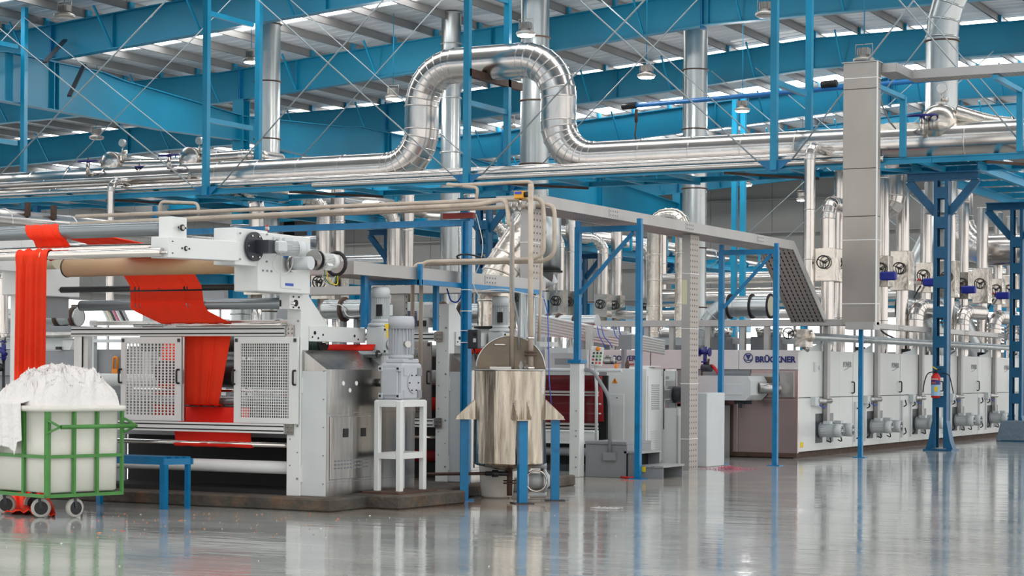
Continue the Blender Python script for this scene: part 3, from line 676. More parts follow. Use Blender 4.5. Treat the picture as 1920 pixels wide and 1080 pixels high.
def padder(Y0, lab):
    t = thing('padder_machine', lab, 'machine', (XM, Y0, .15))
    # uprights, right side
    b = box(XM - .19, XM, Y0, Y0 + .16, .15, 2.46); up = b.o('upright', WHITE, t, bevel=.006)
    for i in range(14): cyl((XM - .04 - .1 * (i % 2), Y0, .35 + i * .15), (XM - .04 - .1 * (i % 2), Y0 - .008, .35 + i * .15), .008 + .006 * (i % 4 == 0), 6).o('rivet', MGREY, up)
    b = B(); b.prism([(Y0 + .16, 2.46), (Y0 + .16, 2.08), (Y0 + .62, 2.08)], 'x', XM - .1, XM - .02); b.o('gusset', WHITE, t)
    box(XW, XW + .12, Y0, Y0 + .16, .15, 2.0).o('upright', STEEL, t); box(XW + .13, XW + .2, Y0 + .02, Y0 + .1, .15, 1.98).o('upright', WHITE, t)
    # cross beam on the side, receding
    b = box(XM - .08, XM + .02, Y0 + .16, Y0 + 1.35, 1.92, 2.1); cb = b.o('side_beam', WHITE, t, bevel=.004)
    for (dy, dz, r) in ((.25, .1, .022), (.32, .04, .012), (.2, .05, .01), (.42, .08, .012), (1.1, .08, .016), (1.18, .04, .01)): cyl((XM + .02, Y0 + dy, 1.92 + dz), (XM + .028, Y0 + dy, 1.92 + dz), r, 10).o('hole_plug', DARK, cb)
    # roller and red web running between the uprights, rear
    roller(t, XW + .3, XM + .25, Y0 + 1.25, 1.79, .045, ROLLG)
    B().sheet([[(XW + .6, Y0 + 1.28, 1.9), (XM + .2, Y0 + 1.28, 1.9)], [(XW + .6, Y0 + 1.22, 1.83), (XM + .2, Y0 + 1.22, 1.83)]]).o('web_strip', RED2, t, thick=.01)
    # stainless cabinet
    cabn = B(); x0, x1 = XM, XM + .33; ya, yb = Y0 + .02, Y0 + 2.0
    cabn.prism([(x0, .15), (x1, .15), (x1, 1.6), (x0, 1.82)], 'y', ya + .012, yb); cc = cabn.o('cabinet_body', STEEL, t)
    B().prism([(x0 + .003, .16), (x1 - .003, .16), (x1 - .003, 1.58), (x0 + .003, 1.58)], 'y', ya, ya + .012).o('front_panel', LGREY, cc)
    for z in (.4, 1.42): box(x0 + .002, x0 + .02, ya - .015, ya, z - .09, z + .09).o('hinge', WHITE, cc)
    dy0, dy1 = Y0 + .1, Y0 + .98
    box(x1, x1 + .012, dy0, dy1, .34, 1.06).o('access_door', STEEL, cc, bevel=.004)
    for yy in (Y0 + .42, Y0 + .8): box(x1 + .012, x1 + .02, yy - .05, yy + .05, .82, .92).o('recessed_handle', BLACK, cc)
    b = B()
    for r_ in range(3):
        for q in range(11): b.box(x1 + .012, x1 + .024, dy0 + .1 + q * .065, dy0 + .15 + q * .065, .46 + r_ * .042, .475 + r_ * .042)
    b.o('louvre_slots', MGREY, cc, kind='stuff')
    for (yy, zz) in ((.38, 1.44), (.52, 1.36), (.66, 1.44)): B().lathe((x1, Y0 + yy, zz), (1, 0, 0), [(0, .028), (.006, .026)], 12).o('inspection_cap', WHT, cc)
    for z in (1.1, .31): box(x1 - .001, x1 + .004, ya + .02, yb, z - .003, z + .003).o('seam', MGREY, cc)
    bolts(cc, [(x0 + .3, ya, .3 + k * .32) for k in range(5)], (0, -1, 0), .008, MGREY, 'rivet')
    # guard frame rails
    for (z0, z1) in ((1.98, 2.09), (.86, .97)):
        r_ = box(XW, XM - .2, Y0 - .05, Y0 + .0, z0, z1).o('guard_rail', WHITE, t)
        for dz in (.022, .075): box(XW, XM - .2, Y0 - .054, Y0 - .045, z0 + dz, z0 + dz + .014).o('rail_groove', DARK, r_)
        b = B()
        for i in range(2):
            for j in range(2): b.cyl((XM - .17 + i * .05, Y0 - .02, z0 + .03 + j * .05), (XM - .17 + i * .05, Y0 - .035, z0 + .03 + j * .05), .012, 8)
        b.box(XM - .2, XM - .09, Y0 - .02, Y0, z0 - .01, z1 + .01); b.o('corner_plate', STEEL, t)
    return t
def guard_door(t, x0, x1, Y, z0, z1, nx, nz, m, sx=.6, sz=.72, bw=.07, handles=(0, 1)):
    d = B(); d.box(x0, x0 + bw, Y - .03, Y, z0, z1); d.box(x1 - bw * 1.3, x1, Y - .03, Y, z0, z1); d.box(x0 + bw, x1 - bw * 1.3, Y - .03, Y, z1 - .075, z1); d.box(x0 + bw, x1 - bw * 1.3, Y - .03, Y, z0, z0 + .06)
    d = d.o('guard_door', m, t)
    g = B(); grille(g, (x0 + bw, Y - .02, z0 + .06), (1, 0, 0), (0, 0, 1), x1 - x0 - bw * 2.3, z1 - z0 - .135, nx, nz, t, .01, sx, sz) if False else None
    w, h = x1 - x0 - bw * 2.3, z1 - z0 - .135
    for i in range(nx + 1):
        x = x0 + bw + w * i / nx; k = w / nx * (1 - sx) / 2; g.box(x - k, x + k, Y - .022, Y - .012, z0 + .06, z0 + .06 + h)
    for j in range(nz + 1):
        z = z0 + .06 + h * j / nz; k = h / nz * (1 - sz) / 2; g.box(x0 + bw, x0 + bw + w, Y - .021, Y - .013, z - k, z + k)
    g.o('punched_mesh', m, d, kind='stuff')
    for s in handles:
        xx = x0 + .01 if s == 0 else x1 - .03; zm = z0 + (z1 - z0) * .53
        b = B(); b.tube(rounded([(xx, Y - .03, zm - .08), (xx, Y - .08, zm - .08), (xx, Y - .08, zm + .08), (xx, Y - .03, zm + .08)], .03, 3), .013, 6); b.o('handle', BLACK, d)
    for s in (x0 + .02, x1 - .05): box(s, s + .03, Y - .045, Y - .03, z1 - .06, z1 - .02).o('latch', DKCH, d)
    return d
Y1 = 18.6
m1 = padder(Y1, 'nearest white padder machine with red cloth behind mesh guard doors')
xd = lambda px: XY(px, Y1)
guard_door(m1, xd(232), xd(345), Y1 - .02, .98, 1.97, 14, 25, WHITE)
guard_door(m1, xd(444), xd(563), Y1 - .02, .975, 1.97, 22, 27, WHITE, sx=.7, sz=.75, bw=.09)
box(xd(347), xd(350), Y1 - .04, Y1, .98, 1.97).o('centre_mullion', STEEL, m1)
# upper casing, arm and brackets, both sides
XA = -12.42
def casing(s, x0, x1):
    b = B(); b.box(x0, x1, 17.6, 18.62, 2.45, 3.1); b.o('casing', WHITE, m1, bevel=.01)
    b = B(); b.box(x0 + .02, x1 - .02, 17.2, 17.8, 2.72, 3.12); b.o('arm_head', WHITE, m1, bevel=.006)
    b = B(); b.prism([(16.02, 2.73), (17.25, 2.76), (17.25, 2.97), (16.02, 2.945)], 'x', x0 + .1, x1 - .0); b.o('arm', WHITE, m1, bevel=.006)
    box(x0 + .12, x1 - .03, 16.12, 16.36, 2.94, 3.16).o('bearing_bracket', WHITE, m1, bevel=.005)
    for (yy, zz, r) in ((16.24, 3.05, .035), (16.18, 3.05, .01), (16.3, 3.05, .01), (16.3, 2.84, .025), (16.24, 2.84, .01), (16.36, 2.84, .01), (16.08, 2.9, .006), (16.08, 2.78, .006)):
        for rr_ in ((r, .012, DARK), (r * .6, .018, STEEL)): cyl((x1 - .002, yy, zz), (x1 + rr_[1], yy, zz), rr_[0], 12).o('bearing_cap', rr_[2], m1)
casing(1, -12.75, XA); casing(-1, -16.1, -15.78)
# side plates carrying the lower rollers
b = box(-12.66, -12.52, 18.35, 18.6, 2.28, 2.45); pl = b.o('bearing_plate', WHITE, m1)
for (yy, zz, r) in ((18.47, 2.35, .04), (18.42, 2.42, .01), (18.53, 2.42, .01), (18.42, 2.3, .01), (18.53, 2.3, .012)): cyl((-12.52, yy, zz), (-12.51, yy, zz), r, 10).o('bearing_cap', DARK, pl)
box(-16.0, -15.85, 18.1, 18.5, 2.2, 2.45).o('bearing_plate', MGREY, m1)
box(-16.05, -15.9, 17.7, 17.95, .15, 2.45).o('rear_leg', WHITE, m1); box(-15.6, -15.48, 19.6, 19.75, .15, 2.45).o('rear_leg', LGREY, m1)
# casing details: cable socket, vent, label plates, bolts
box(XA, XA + .01, 18.02, 18.42, 2.5, 2.9).o('inspection_cover', WHITE, m1, bevel=.004)
box(XA + .01, XA + .014, 18.06, 18.16, 2.84, 2.9).o('blue_plate', mat('pale_blue_label', srgb(90, 150, 210), .5), m1); box(XA + .01, XA + .014, 18.1, 18.26, 2.53, 2.56).o('blue_plate', BWIRE, m1)
box(XA, XA + .02, 17.86, 17.98, 2.98, 3.06).o('socket', LGREY, m1); box(XA + .02, XA + .03, 17.9, 17.94, 3.0, 3.03).o('socket_insert', DARK, m1)
bolts(m1, [(XA, 17.25, 2.78), (XA, 17.25, 3.06), (XA, 17.75, 2.78), (XA, 17.75, 3.08), (XA, 17.68, 2.68), (XA, 17.76, 2.68), (XA, 17.84, 2.68)], (1, 0, 0), .012, MGREY)
# black disc with drive bracket and gear motors
c = V((XA, 17.5, 2.93)); ds = cyl(c, c + V((.03, 0, 0)), .16, 32).o('drive_disc', DKCH, m1)
bolts(ds, [c + V((.03, .13 * math.cos(k * 1.05), .13 * math.sin(k * 1.05))) for k in range(6)], (1, 0, 0), .011, ALU)
box(XA + .03, XA + .2, 17.5, 17.66, 2.86, 3.0).o('drive_bracket', DKCH, m1)
box(XA + .13, XA + .27, 17.62, 17.78, 2.87, 3.0).o('gearbox', LGREY, m1, bevel=.02)
motor(m1, (XA + .12, 17.8, 2.93), (.55, 1, 0), .085, .32, LGREY, box_dir=(0, 0, 1))
cyl((XA + .06, 18.15, 2.78), (XA + .32, 18.15, 2.78), .075, 18).o('gear_reducer', LGREY, m1); cyl((XA + .05, 18.15, 2.78), (XA + .09, 18.15, 2.78), .1, 18).o('reducer_flange', STEEL, m1)
cyl((XA + .1, 18.2, 2.8), (XA + .1, 18.5, 2.8), .045, 14).o('coupling', CHROME, m1)
for yy, r in ((18.52, .11), (18.58, .12)): cyl((XA + .1, yy, 2.84), (XA + .1, yy + .02, 2.84), r, 20).o('coupling_flange', STEEL, m1)
motor(m1, (XA + .1, 18.6, 2.84), (0, 1, 0), .09, .36, WHITE, box_dir=(.6, 0, -.6))
B().tube(B().ring(V((XA + .1, 19.0, 2.82)), V((1, 0, 0)), V((0, 0, 1)), .13, 16), .022, 8, closed=True).o('black_guard_ring', BLACK, m1)
tube(rounded([(XA + .14, 17.75, 2.86), (XA + .1, 17.7, 2.72), (XA + .12, 17.9, 2.62), (XA + .14, 18.05, 2.72), (XA + .18, 18.0, 2.9)], .1), .006, 5).o('cable', WIRE, m1)
for k, (m_, dx) in enumerate(((GREEN, .0), (YEL, .03), (WIRE, -.03))): tube(rounded([(XA + .1 + dx, 18.75, 2.8), (XA + .08 + dx, 18.8, 2.62), (XA + .1 + dx * 2, 18.95, 2.55), (XA + .12, 19.0, 2.72)], .08), .006, 5).o('cable', m_, m1)
tube([(XA - .1, 17.9, 3.1), (XA - .1, 17.9, 3.2)], .012, 6).o('valve_nipple', PRED, m1); cyl((XA - .12, 17.9, 3.16), (XA - .08, 17.9, 3.16), .02, 8).o('valve_body', STEEL, m1)
# rollers of machine 1
RL, RRt = -15.75, XA - .33
ra = roller(m1, -16.4, onY(324, 427, 16.24).x, 16.24, 3.05, .077, ROLLG)
rb = roller(m1, -16.4, onY(304, 457, 16.3).x, 16.3, 2.86, .047, CHROME, caps=False)
rc = roller(m1, -16.4, onY(304, 472, 16.0).x, 16.0, 2.785, .047, CHROME, caps=False)
rd = roller(m1, onY(126, 502, 17.75).x, RRt, 17.75, 2.765, .11, TAN)
B().tube(B().ring(V((onY(126, 502, 17.75).x, 17.75, 2.765)), V((0, 1, 0)), V((0, 0, 1)), .108, 24), .008, 6, closed=True).o('rubber_edge', BLACK, rd)
cyl((onY(88, 490, 17.9).x - .3, 17.9, 2.86), (onY(108, 490, 17.9).x, 17.9, 2.86), .1, 20).o('roller_stub', mat('ivory_cylinder', srgb(206, 200, 176), .4), m1)
re = roller(m1, onY(117, 543, 17.9).x, RRt + .1, 17.9, 2.515, .036, BLACK)
rf = roller(m1, onY(154, 569, 18.4).x, onY(530, 566, 18.4).x, 18.4, 2.345, .064, ROLLG, shaft=.16)
rg = roller(m1, XW + 1.0, XM - .2, 18.5, 2.11, .02, CHROME, caps=False)
box(XW + .2, XM - .2, Y1 + .04, Y1 + .12, 2.12, 2.16).o('top_bar', STEEL, m1)
# inner rollers
roller(m1, XW + .9, XM - .2, 19.2, 1.55, .16, DKCH, 'press_roller'); roller(m1, XW + .5, XM - .2, 19.35, 1.92, .12, mat('green_grey_roller', srgb(70, 92, 86), .35), 'press_roller')
roller(m1, XW + .2, XM - .2, 19.0, 1.22, .06, ROLLG, 'guide_roller'); cyl((XW - .5, 19.3, 1.45), (XM - .2, 19.3, 1.45), .08, 18).o('cross_tube', WHITE, m1)
cyl((XW + .6, 19.0, 1.34), (XM - .2, 19.0, 1.34), .02, 10).o('tie_bar', CHROME, m1)
roller(m1, XW + .35, XM - .05, 18.75, .72, .03, CHROME, 'bottom_roller', caps=False)
cyl((XW - .2, 18.75, .46), (XM - .03, 18.75, .46), .075, 20).o('bottom_tube', WHITE, m1)
box(XW + .2, XM - .2, 19.4, 19.44, .15, .86).o('interior_shade_wall', DARK, m1); box(XW + .2, XM - .2, 18.7, 19.4, .15, .2).o('sump_floor', DARK, m1); box(XW + .2, XM - .2, 19.3, 19.36, .78, 1.15).o('trough_panel', MGREY, m1)  # dark wall sheet stands in for the unlit space behind the rollers
# the red cloth itself
cl = thing('red_cloth_web', 'long orange-red cloth running over the rollers of the nearest padder machine', 'cloth', (XY(57, 15.95), 15.93, 0))
def web(rows, name='cloth_run', m=RED, nf=14, amp=.012, seed=0, crease=()):
    if crease: nf = 36
    """rows: (xleft, xright, Y, z, nx, nz normal) ; folds run along the cloth"""
    g = []
    rnd = random.Random(seed); ph = [rnd.uniform(0, 6) for _ in range(4)]
    for (x0, x1, y, z, ny, nz) in rows:
        r_ = []
        for i in range(nf * 4 + 1):
            u = i / (nf * 4); d = amp * (math.sin(u * 21 + ph[0]) + .7 * math.sin(u * 37 + ph[1]) + .5 * abs(math.sin(u * 11 + ph[2]))) - sum(.014 * math.exp(-((u - q_) / .01) ** 2) for q_ in crease)
            r_.append((x0 + (x1 - x0) * u, y + d * ny, z + d * nz))
        g.append(r_)
    o = B().sheet(g).o(name, m, cl, thick=.006); return o
def yz(c, r, a): return (c[0] + r * math.cos(a), c[1] + r * math.sin(a))
xa, xb = XY(28, 15.93, 600), XY(86, 15.93, 600)
rows = [(xa + .02, xb, 16.08, 2.80, 1, 0)]
for k in range(7):
    a = PI - PI * (1 - k / 6) ; y, z = yz((16.0, 2.785), .056, a); rows.append((xa, xb, y, z, math.cos(a), math.sin(a)))
rows = []
for k in range(8):
    a = PI * k / 7; y, z = yz((16.0, 2.785), .056, a); rows.append((xa, xb, y, z, math.cos(a), math.sin(a)))
for k in range(1, 25):
    z = 2.785 - 2.77 * k / 24; yy = 15.944 + 1.02 * min(1, max(0, (2.785 - z) / 1.2)) ** 1.25
    rows.append((XY(28 - .25 * k, yy, 600), XY(86 - .1 * k, yy, 600), yy, z, 1 + k * .04, .3))
web(rows, 'hanging_run', amp=.011, seed=3)
# gathered foot on the floor
g = []
L0, L1 = onZ(8, 962).x, onZ(112, 950).x
for j in range(15):
    r_ = []
    for i in range(41):
        u = i / 40; v = j / 14; yy = 16.2 + .85 * v; xx = XY(8 + 96 * u + 6 * v * (.5 - u), yy, 950)
        z = .015 + (.2 * v ** 2 * (1 - abs(2 * u - 1) ** 2.5) + .05 * abs(math.sin(u * 17 + v * 2)) * (1 - abs(2 * u - 1) ** 4)) + .012 * math.sin(u * 40)
        r_.append((xx, yy, max(.006, z)))
    g.append(r_)
B().sheet(g).o('gathered_foot', RED, cl, thick=.01)
# up over the top grey roller and back to the tan roller
xc, xd_ = XY(48, 16.2, 440), XY(108, 16.2, 440); rows = [(xa + .05, xb, 16.05, 2.74, 0, -1), (xa + .1, xb + .05, 16.18, 2.79, 0, -1)]
rows += [(xc + .03, xd_ + .1, 16.36, 2.84, 1, 0)]
for k in range(9):
    a = -.9 - PI * .95 * k / 8 + PI * 2; y, z = yz((16.24, 3.05), .083, -PI * .62 - PI * .8 * k / 8 + PI * 2); rows.append((xc + .1 * (1 - k / 8), xd_ + .1 * (1 - k / 8), y, z, math.cos(a), math.sin(a)))
web(rows, 'upper_run', amp=.006, seed=4)
xl2, xr2 = XY(243, 17.75, 520), XY(377, 17.75, 520)
rows = []
for k in range(9):
    u = k / 8; rows.append((xc + (xl2 - xc) * u ** .9, xd_ + (xr2 - xd_) * u, 16.3 + (17.7 - 16.3) * u, 3.1 + (2.88 - 3.1) * u + .0, 0, 1))
for k in range(1, 5):
    a = PI * .5 - PI * .6 * k / 4; rows.append((xl2, xr2, 17.75 + .116 * math.cos(a), 2.765 + .116 * math.sin(a), math.cos(a), math.sin(a)))
web(rows, 'cross_run', amp=.006, seed=8)
rows = []
xl3, xr3 = XY(244, 17.85, 530), XY(376, 17.85, 530)
for k in range(5): rows.append((xl3, xr3, 17.66 + .2 * k / 4, 2.74 - .2 * k / 4, -1, 0))
rows.append((XY(244, 17.86, 560), XY(378, 17.86, 560), 17.865, 2.5, -1, 0))
xl4, xr4 = XY(245, 18.33, 565), XY(381, 18.33, 565)
rows.append((xl4, xr4, 18.33, 2.4, -1, 0)); 
for k in range(4): a = PI * .9 + PI * .3 * k / 3; rows.append((xl4, xr4 + .01 * k, 18.4 + .07 * math.cos(a), 2.345 + .07 * math.sin(a), math.cos(a), math.sin(a)))
xl5, xr5 = XY(303, 18.48, 607), XY(434, 18.48, 607)
for k in range(1, 7): u = k / 6; rows.append((xl4 + (xl5 - xl4) * u, xr4 + (xr5 - xr4) * u, 18.34 + .14 * u, 2.29 + (2.125 - 2.29) * u, -.6, .6))
web(rows, 'wide_run', amp=.003, seed=9, crease=(.06, .12, .76, .8))
xl6, xr6, xl7, xr7 = XY(345, 18.8, 630), XY(440, 18.8, 630), XY(347, 18.85, 770), XY(410, 18.85, 770)
rows = [(xl6 + .0, xr6, 18.62, 2.1, 0, 1)] + [(xl6 + (xl7 - xl6) * k / 8, xr6 + (xr7 - xr6) * k / 8, 18.75 + .1 * k / 8, 2.06 - .88 * k / 8, -1, 0) for k in range(9)] + [(xl7, xr7, 18.98, 1.155, 0, -1)]
web(rows, 'inner_run', amp=.005, seed=11, crease=(.62, .68))
rows = [(XY(280, 19.05, 780), XY(326, 19.05, 780), 19.1, 1.0, -1, 0), (XY(298, 19.05, 640), XY(330, 19.05, 640), 19.15, 1.95, -1, 0)]
web(rows, 'inner_back_run', amp=.008, seed=12)
rows = [(XY(347, 18.95, 775), XY(470, 18.95, 775), 18.95, 1.14, -1, 0), (XY(335, 18.9, 800), XY(466, 18.9, 800), 18.9, .98, -1, 0)]
for k in range(5): u = k / 4; rows.append((XY(323, 18.72, 820) + .04 * u, XY(467, 18.72, 820) + .02 * u, 18.74, .93 - .22 * u, -1, 0))
for k in range(5): a = PI + PI * k / 4; rows.append((XY(326, 18.72, 858), XY(472, 18.72, 858), 18.75 + .036 * math.cos(a), .715 + .036 * math.sin(a), math.cos(a), math.sin(a)))
web(rows, 'lower_run', m=RED2, amp=.002, seed=13)
# second and third padder, one behind the other
Y2 = 22.0
m2 = padder(Y2, 'second padder machine whose mesh door shows behind the vertical gear motor')
x2 = lambda px: XY(px, Y2)
guard_door(m2, x2(775), x2(812), Y2 - .02, .98, 1.97, 12, 25, STEEL, sx=.65, bw=.05, handles=(1,)) if False else None
guard_door(m2, x2(700), x2(812), Y2 - .02, .98, 1.97, 20, 25, STEEL, sx=.6, sz=.7, bw=.1)
for (z, r, m_) in ((1.86, .08, WHT), (1.5, .1, WHITE), (1.15, .09, RED2), (.7, .03, CHROME), (.45, .08, WINE)): cyl((XW + .2, Y2 + .6, z), (XM - .2, Y2 + .6, z), r, 16).o('inner_roller', m_, m2)
box(XW + .2, XM - .2, Y2 + .9, Y2 + .94, .15, 1.9).o('interior_shade_back', DARK, m2)  # dark sheet in place of the shade inside the second machine

# vertical gear motors on the machine sides
def vgear(x, Y, z, lab):
    t = thing('vertical_gear_motor', lab, 'motor', (x, Y, z))
    B().box(x - .12, x + .12, Y - .14, Y + .14, z, z + .34).o('gear_housing', LGREY, t, bevel=.02)
    B().box(x - .09, x + .1, Y - .1, Y + .12, z - .28, z).o('lower_housing', LGREY, t, bevel=.02)
    cyl((x + .12, Y, z + .12), (x + .14, Y, z + .12), .06, 16).o('shaft_cover', STEEL, t)
    B().lathe((x, Y, z + .34), (0, 0, 1), [(0, .15), (.03, .15), (.05, .1)], 20).o('flange', LGREY, t)
    motor(t, (x, Y, z + .39), (0, 0, 1), .115, .42, LGREY, box_dir=(.3, 1, 0)); box(x + .02, x + .1, Y - .13, Y - .12, z + .46, z + .6).o('vent_slot', BLACK, t)
    bolts(t, [(x + .12, Y - .1, z + .04), (x + .12, Y + .1, z + .04), (x + .12, Y - .1, z + .3), (x + .12, Y + .1, z + .3)], (1, 0, 0), .016, DARK)
    box(x + .12, x + .122, Y - .06, Y + .02, z + .2, z + .3).o('yellow_sticker', YEL, t)
p = onX(713, 640, -12.35); vgear(-12.35, p.y, 1.78, 'tall light grey gear motor on the side beam of the nearest padder machine')
p = onX(938, 655, -12.35); vgear(-12.35, p.y, 1.78, 'tall light grey gear motor behind the lid of the mixing tank')
# concrete plinths
b = B(); b.box(-16.4, -11.95, 18.35, 24.6, 0, .15); pb = b.o('machine_plinth', CONC, bevel=.02); tag(pb, 'long stained concrete plinth under the padder machines', 'plinth')
# ------------------------------------------------------------------ gear motor on its white stand
sx0, sx1, sy0, sy1 = -12.02, -11.72, 19.45, 19.98
b = B(); b.prism([(-12.3, 19.12), (-11.52, 19.12), (-11.42, 20.5), (-12.3, 20.5)], 'z', 0, .16); tag(b.o('stand_plinth', CONC, bevel=.02), 'rough concrete block under the white gear motor stand', 'plinth')
box(sx0 - .12, sx1 + .08, sy0 - .15, sy1 + .2, .16, .185).o('stand_plate', RUST)
bpy.data.objects['stand_plate']['label'] = 'rusty steel plate bolted on the rough concrete block'; bpy.data.objects['stand_plate']['category'] = 'plate'
st = thing('motor_stand', 'white welded square tube stand under the big grey gear motor', 'stand', (sx0, sy0, .185))
for x in (sx0, sx1):
    for y in (sy0, sy1): box(x - .035, x + .035, y - .035, y + .035, .185, 1.24).o('leg', WHITE, st, bevel=.008)
for z in (.6, 1.205):
    for y in (sy0, sy1): box(sx0 + .035, sx1 - .035, y - .035, y + .035, z - .035, z + .035).o('cross_bar', WHITE, st)
    for x in (sx0, sx1): box(x - .035, x + .035, sy0 + .035, sy1 - .035, z - .035, z + .035).o('cross_bar', WHITE, st)
box(sx0 - .02, sx1 + .02, sy0 - .02, sy1 + .02, 1.24, 1.25).o('top_plate', WHITE, st)
gm = thing('gear_motor', 'big light grey gearbox with upright finned motor on the white stand', 'motor', (sx0, sy0, 1.25))
GRY = mat('gearbox_grey', srgb(186, 190, 196), .35, vary=.04)
gx0, gx1, gy0, gy1 = -12.02, -11.7, 19.48, 19.92
box(gx0, gx1, gy0, gy1, 1.25, 1.68).o('gearbox_housing', GRY, gm, bevel=.025)
box(gx0 + .03, gx1 - .06, gy0 - .025, gy0, 1.3, 1.62).o('cover_plate', GRY, gm, bevel=.01)
for (x, z) in ((gx0 + .03, 1.28), (gx0 + .03, 1.6), (gx1 - .05, 1.28), (gx1 - .05, 1.6)):
    box(x - .03, x + .03, gy0 - .035, gy0, z - .02, z + .05).o('corner_lug', GRY, gm, bevel=.006); cyl((x, gy0 - .035, z + .015), (x, gy0 - .045, z + .015), .014, 8).o('bolt', DARK, gm)
for (y, z) in ((gy0 + .06, 1.32), (gy1 - .07, 1.32), (gy0 + .06, 1.58), (gy1 - .07, 1.58)): box(gx1 - .01, gx1 + .012, y - .045, y + .045, z - .045, z + .045).o('side_pocket', MGREY if y > 19.7 else GRY, gm)
cyl((gx1, 19.7, 1.45), (gx1 + .015, 19.7, 1.45), .12, 24).o('side_cover', GRY, gm); bolts(gm, [(gx1 + .015, 19.7 + .1 * math.cos(k * 1.05), 1.45 + .1 * math.sin(k * 1.05)) for k in range(6)], (1, 0, 0), .009)
cyl((gx0, 19.7, 1.45), (gx0 - .18, 19.7, 1.45), .05, 16).o('output_shaft', STEEL, gm)
box(gx0 + .05, gx1 - .02, gy0 + .05, gy1 - .04, 1.68, 1.73).o('adapter_plate', GRY, gm, bevel=.01)
mo = motor(gm, (-11.86, 19.7, 1.73), (0, 0, 1), .155, .5, GRY, fins=11, box_dir=(-.4, 1, 0)); box(-11.98, -11.94, 19.53, 19.55, 2.08, 2.14).o('yellow_sticker', YEL, gm)
cyl((-11.72, 19.58, 1.9), (-11.68, 19.56, 1.9), .04, 12).o('cable_gland', STEEL, gm)
# ================================================================== perforated tray material
PERF = bpy.data.materials.new('perforated_tray_sheet'); PERF.use_nodes = True
def perf(m, k, r, base, metal):
    nt = m.node_tree; N = nt.nodes; L = nt.links; b = N['Principled BSDF']; g = N.new('ShaderNodeNewGeometry')
    def vm(op, *a):
        n = N.new('ShaderNodeVectorMath'); n.operation = op
        for i, x in enumerate(a):
            if isinstance(x, tuple): n.inputs[i].default_value = x
            else: L.new(x, n.inputs[i])
        return n
    f = vm('FRACTION', vm('MULTIPLY', g.outputs['Position'], (k, k, k)).outputs[0]); c = vm('ABSOLUTE', vm('SUBTRACT', f.outputs[0], (.5, .5, .5)).outputs[0])
    nm = vm('SUBTRACT', (1, 1, 1), vm('ABSOLUTE', g.outputs['True Normal']).outputs[0]); q = vm('LENGTH', vm('MULTIPLY', c.outputs[0], nm.outputs[0]).outputs[0])
    mth = N.new('ShaderNodeMath'); mth.operation = 'LESS_THAN'; L.new(q.outputs['Value'], mth.inputs[0]); mth.inputs[1].default_value = r
    mx = N.new('ShaderNodeMix'); mx.data_type = 'RGBA'; L.new(mth.outputs[0], mx.inputs[0]); mx.inputs[6].default_value = base; mx.inputs[7].default_value = srgb(46, 42, 40); L.new(mx.outputs[2], b.inputs['Base Color'])
    b.inputs['Metallic'].default_value = metal; b.inputs['Roughness'].default_value = .45
perf(PERF, 11, .17, srgb(176, 168, 162), .4)
def tray_y(name_lab, x0, x1, y0, y1, z0, z1, plates=(), parent=None, slope=0.0):
    """cable tray running along Y; slope = drop per metre"""
    t = parent or thing('cable_tray', name_lab, 'tray', (x1, y0, z0)); dz = -slope * (y1 - y0)
    for x in (x0, x1):
        B().add([(x - .01, y0, z0), (x + .01, y0, z0), (x + .01, y1, z0 + dz), (x - .01, y1, z0 + dz), (x - .01, y0, z1), (x + .01, y0, z1), (x + .01, y1, z1 + dz), (x - .01, y1, z1 + dz)],
                [(0, 3, 2, 1), (4, 5, 6, 7), (0, 1, 5, 4), (1, 2, 6, 5), (2, 3, 7, 6), (3, 0, 4, 7)]).o('tray_side', TRAY, t)
    B().add([(x0, y0, z0 + .01), (x1, y0, z0 + .01), (x1, y1, z0 + .01 + dz), (x0, y1, z0 + .01 + dz)], [(0, 1, 2, 3)]).o('perforated_bottom', PERF, t, thick=.004)
    box(x0, x1, y0 - .01, y0, z0, z1).o('end_plate', TRAY, t)
    for yy in plates:
        zz = (z0 + z1) / 2 - slope * (yy - y0); pl = box(x1 + .01, x1 + .016, yy - .16, yy + .16, zz - .055, zz + .055).o('splice_plate', TRAY, t)
        for i in range(4):
            for j in (-1, 1): cyl((x1 + .016, yy - .11 + i * .075, zz + j * .03), (x1 + .022, yy - .11 + i * .075, zz + j * .03), .012, 6).o('tray_bolt', MGREY, pl)
    return t
def tray_x(lab, x0, x1, y0, y1, z0, z1, parent=None, plates=()):
    t = parent or thing('cable_tray', lab, 'tray', (x1, y0, z0))
    for y in (y0, y1): box(x0, x1, y - .01, y + .01, z0, z1).o('tray_side', TRAY, t)
    box(x0, x1, y0, y1, z0 + .005, z0 + .012).o('perforated_bottom', PERF, t)
    for x in (x0, x1): box(x - .01, x, y0, y1, z0, z1).o('end_plate', TRAY, t)
    for xx in plates:
        pl = box(xx - .12, xx + .12, y0 - .016, y0 - .01, (z0 + z1) / 2 - .04, (z0 + z1) / 2 + .04).o('splice_plate', TRAY, t)
    return t
tray_y('wide grey cable tray high over the middle of the line, ending at the slanted tray', -12.75, -12.1, 23.7, 33.95, 3.84, 4.0, plates=(26.1, 29.0, 32.2))
t = thing('slanted_tray', 'steep perforated cable tray dropping from the high tray to the low one', 'tray', (-12.1, 33.95, 2.6))
B().add([(-12.75, 33.95, 3.86), (-12.12, 33.95, 3.86), (-12.12, 35.75, 2.56), (-12.75, 35.75, 2.56)], [(0, 1, 2, 3)]).o('perforated_bottom', PERF, t, thick=.006)
for x in (-12.76, -12.11): bar((x, 33.95, 3.92), (x, 35.75, 2.62), .02, .15, up=(0, .6, .8)).o('tray_side', TRAY, t)
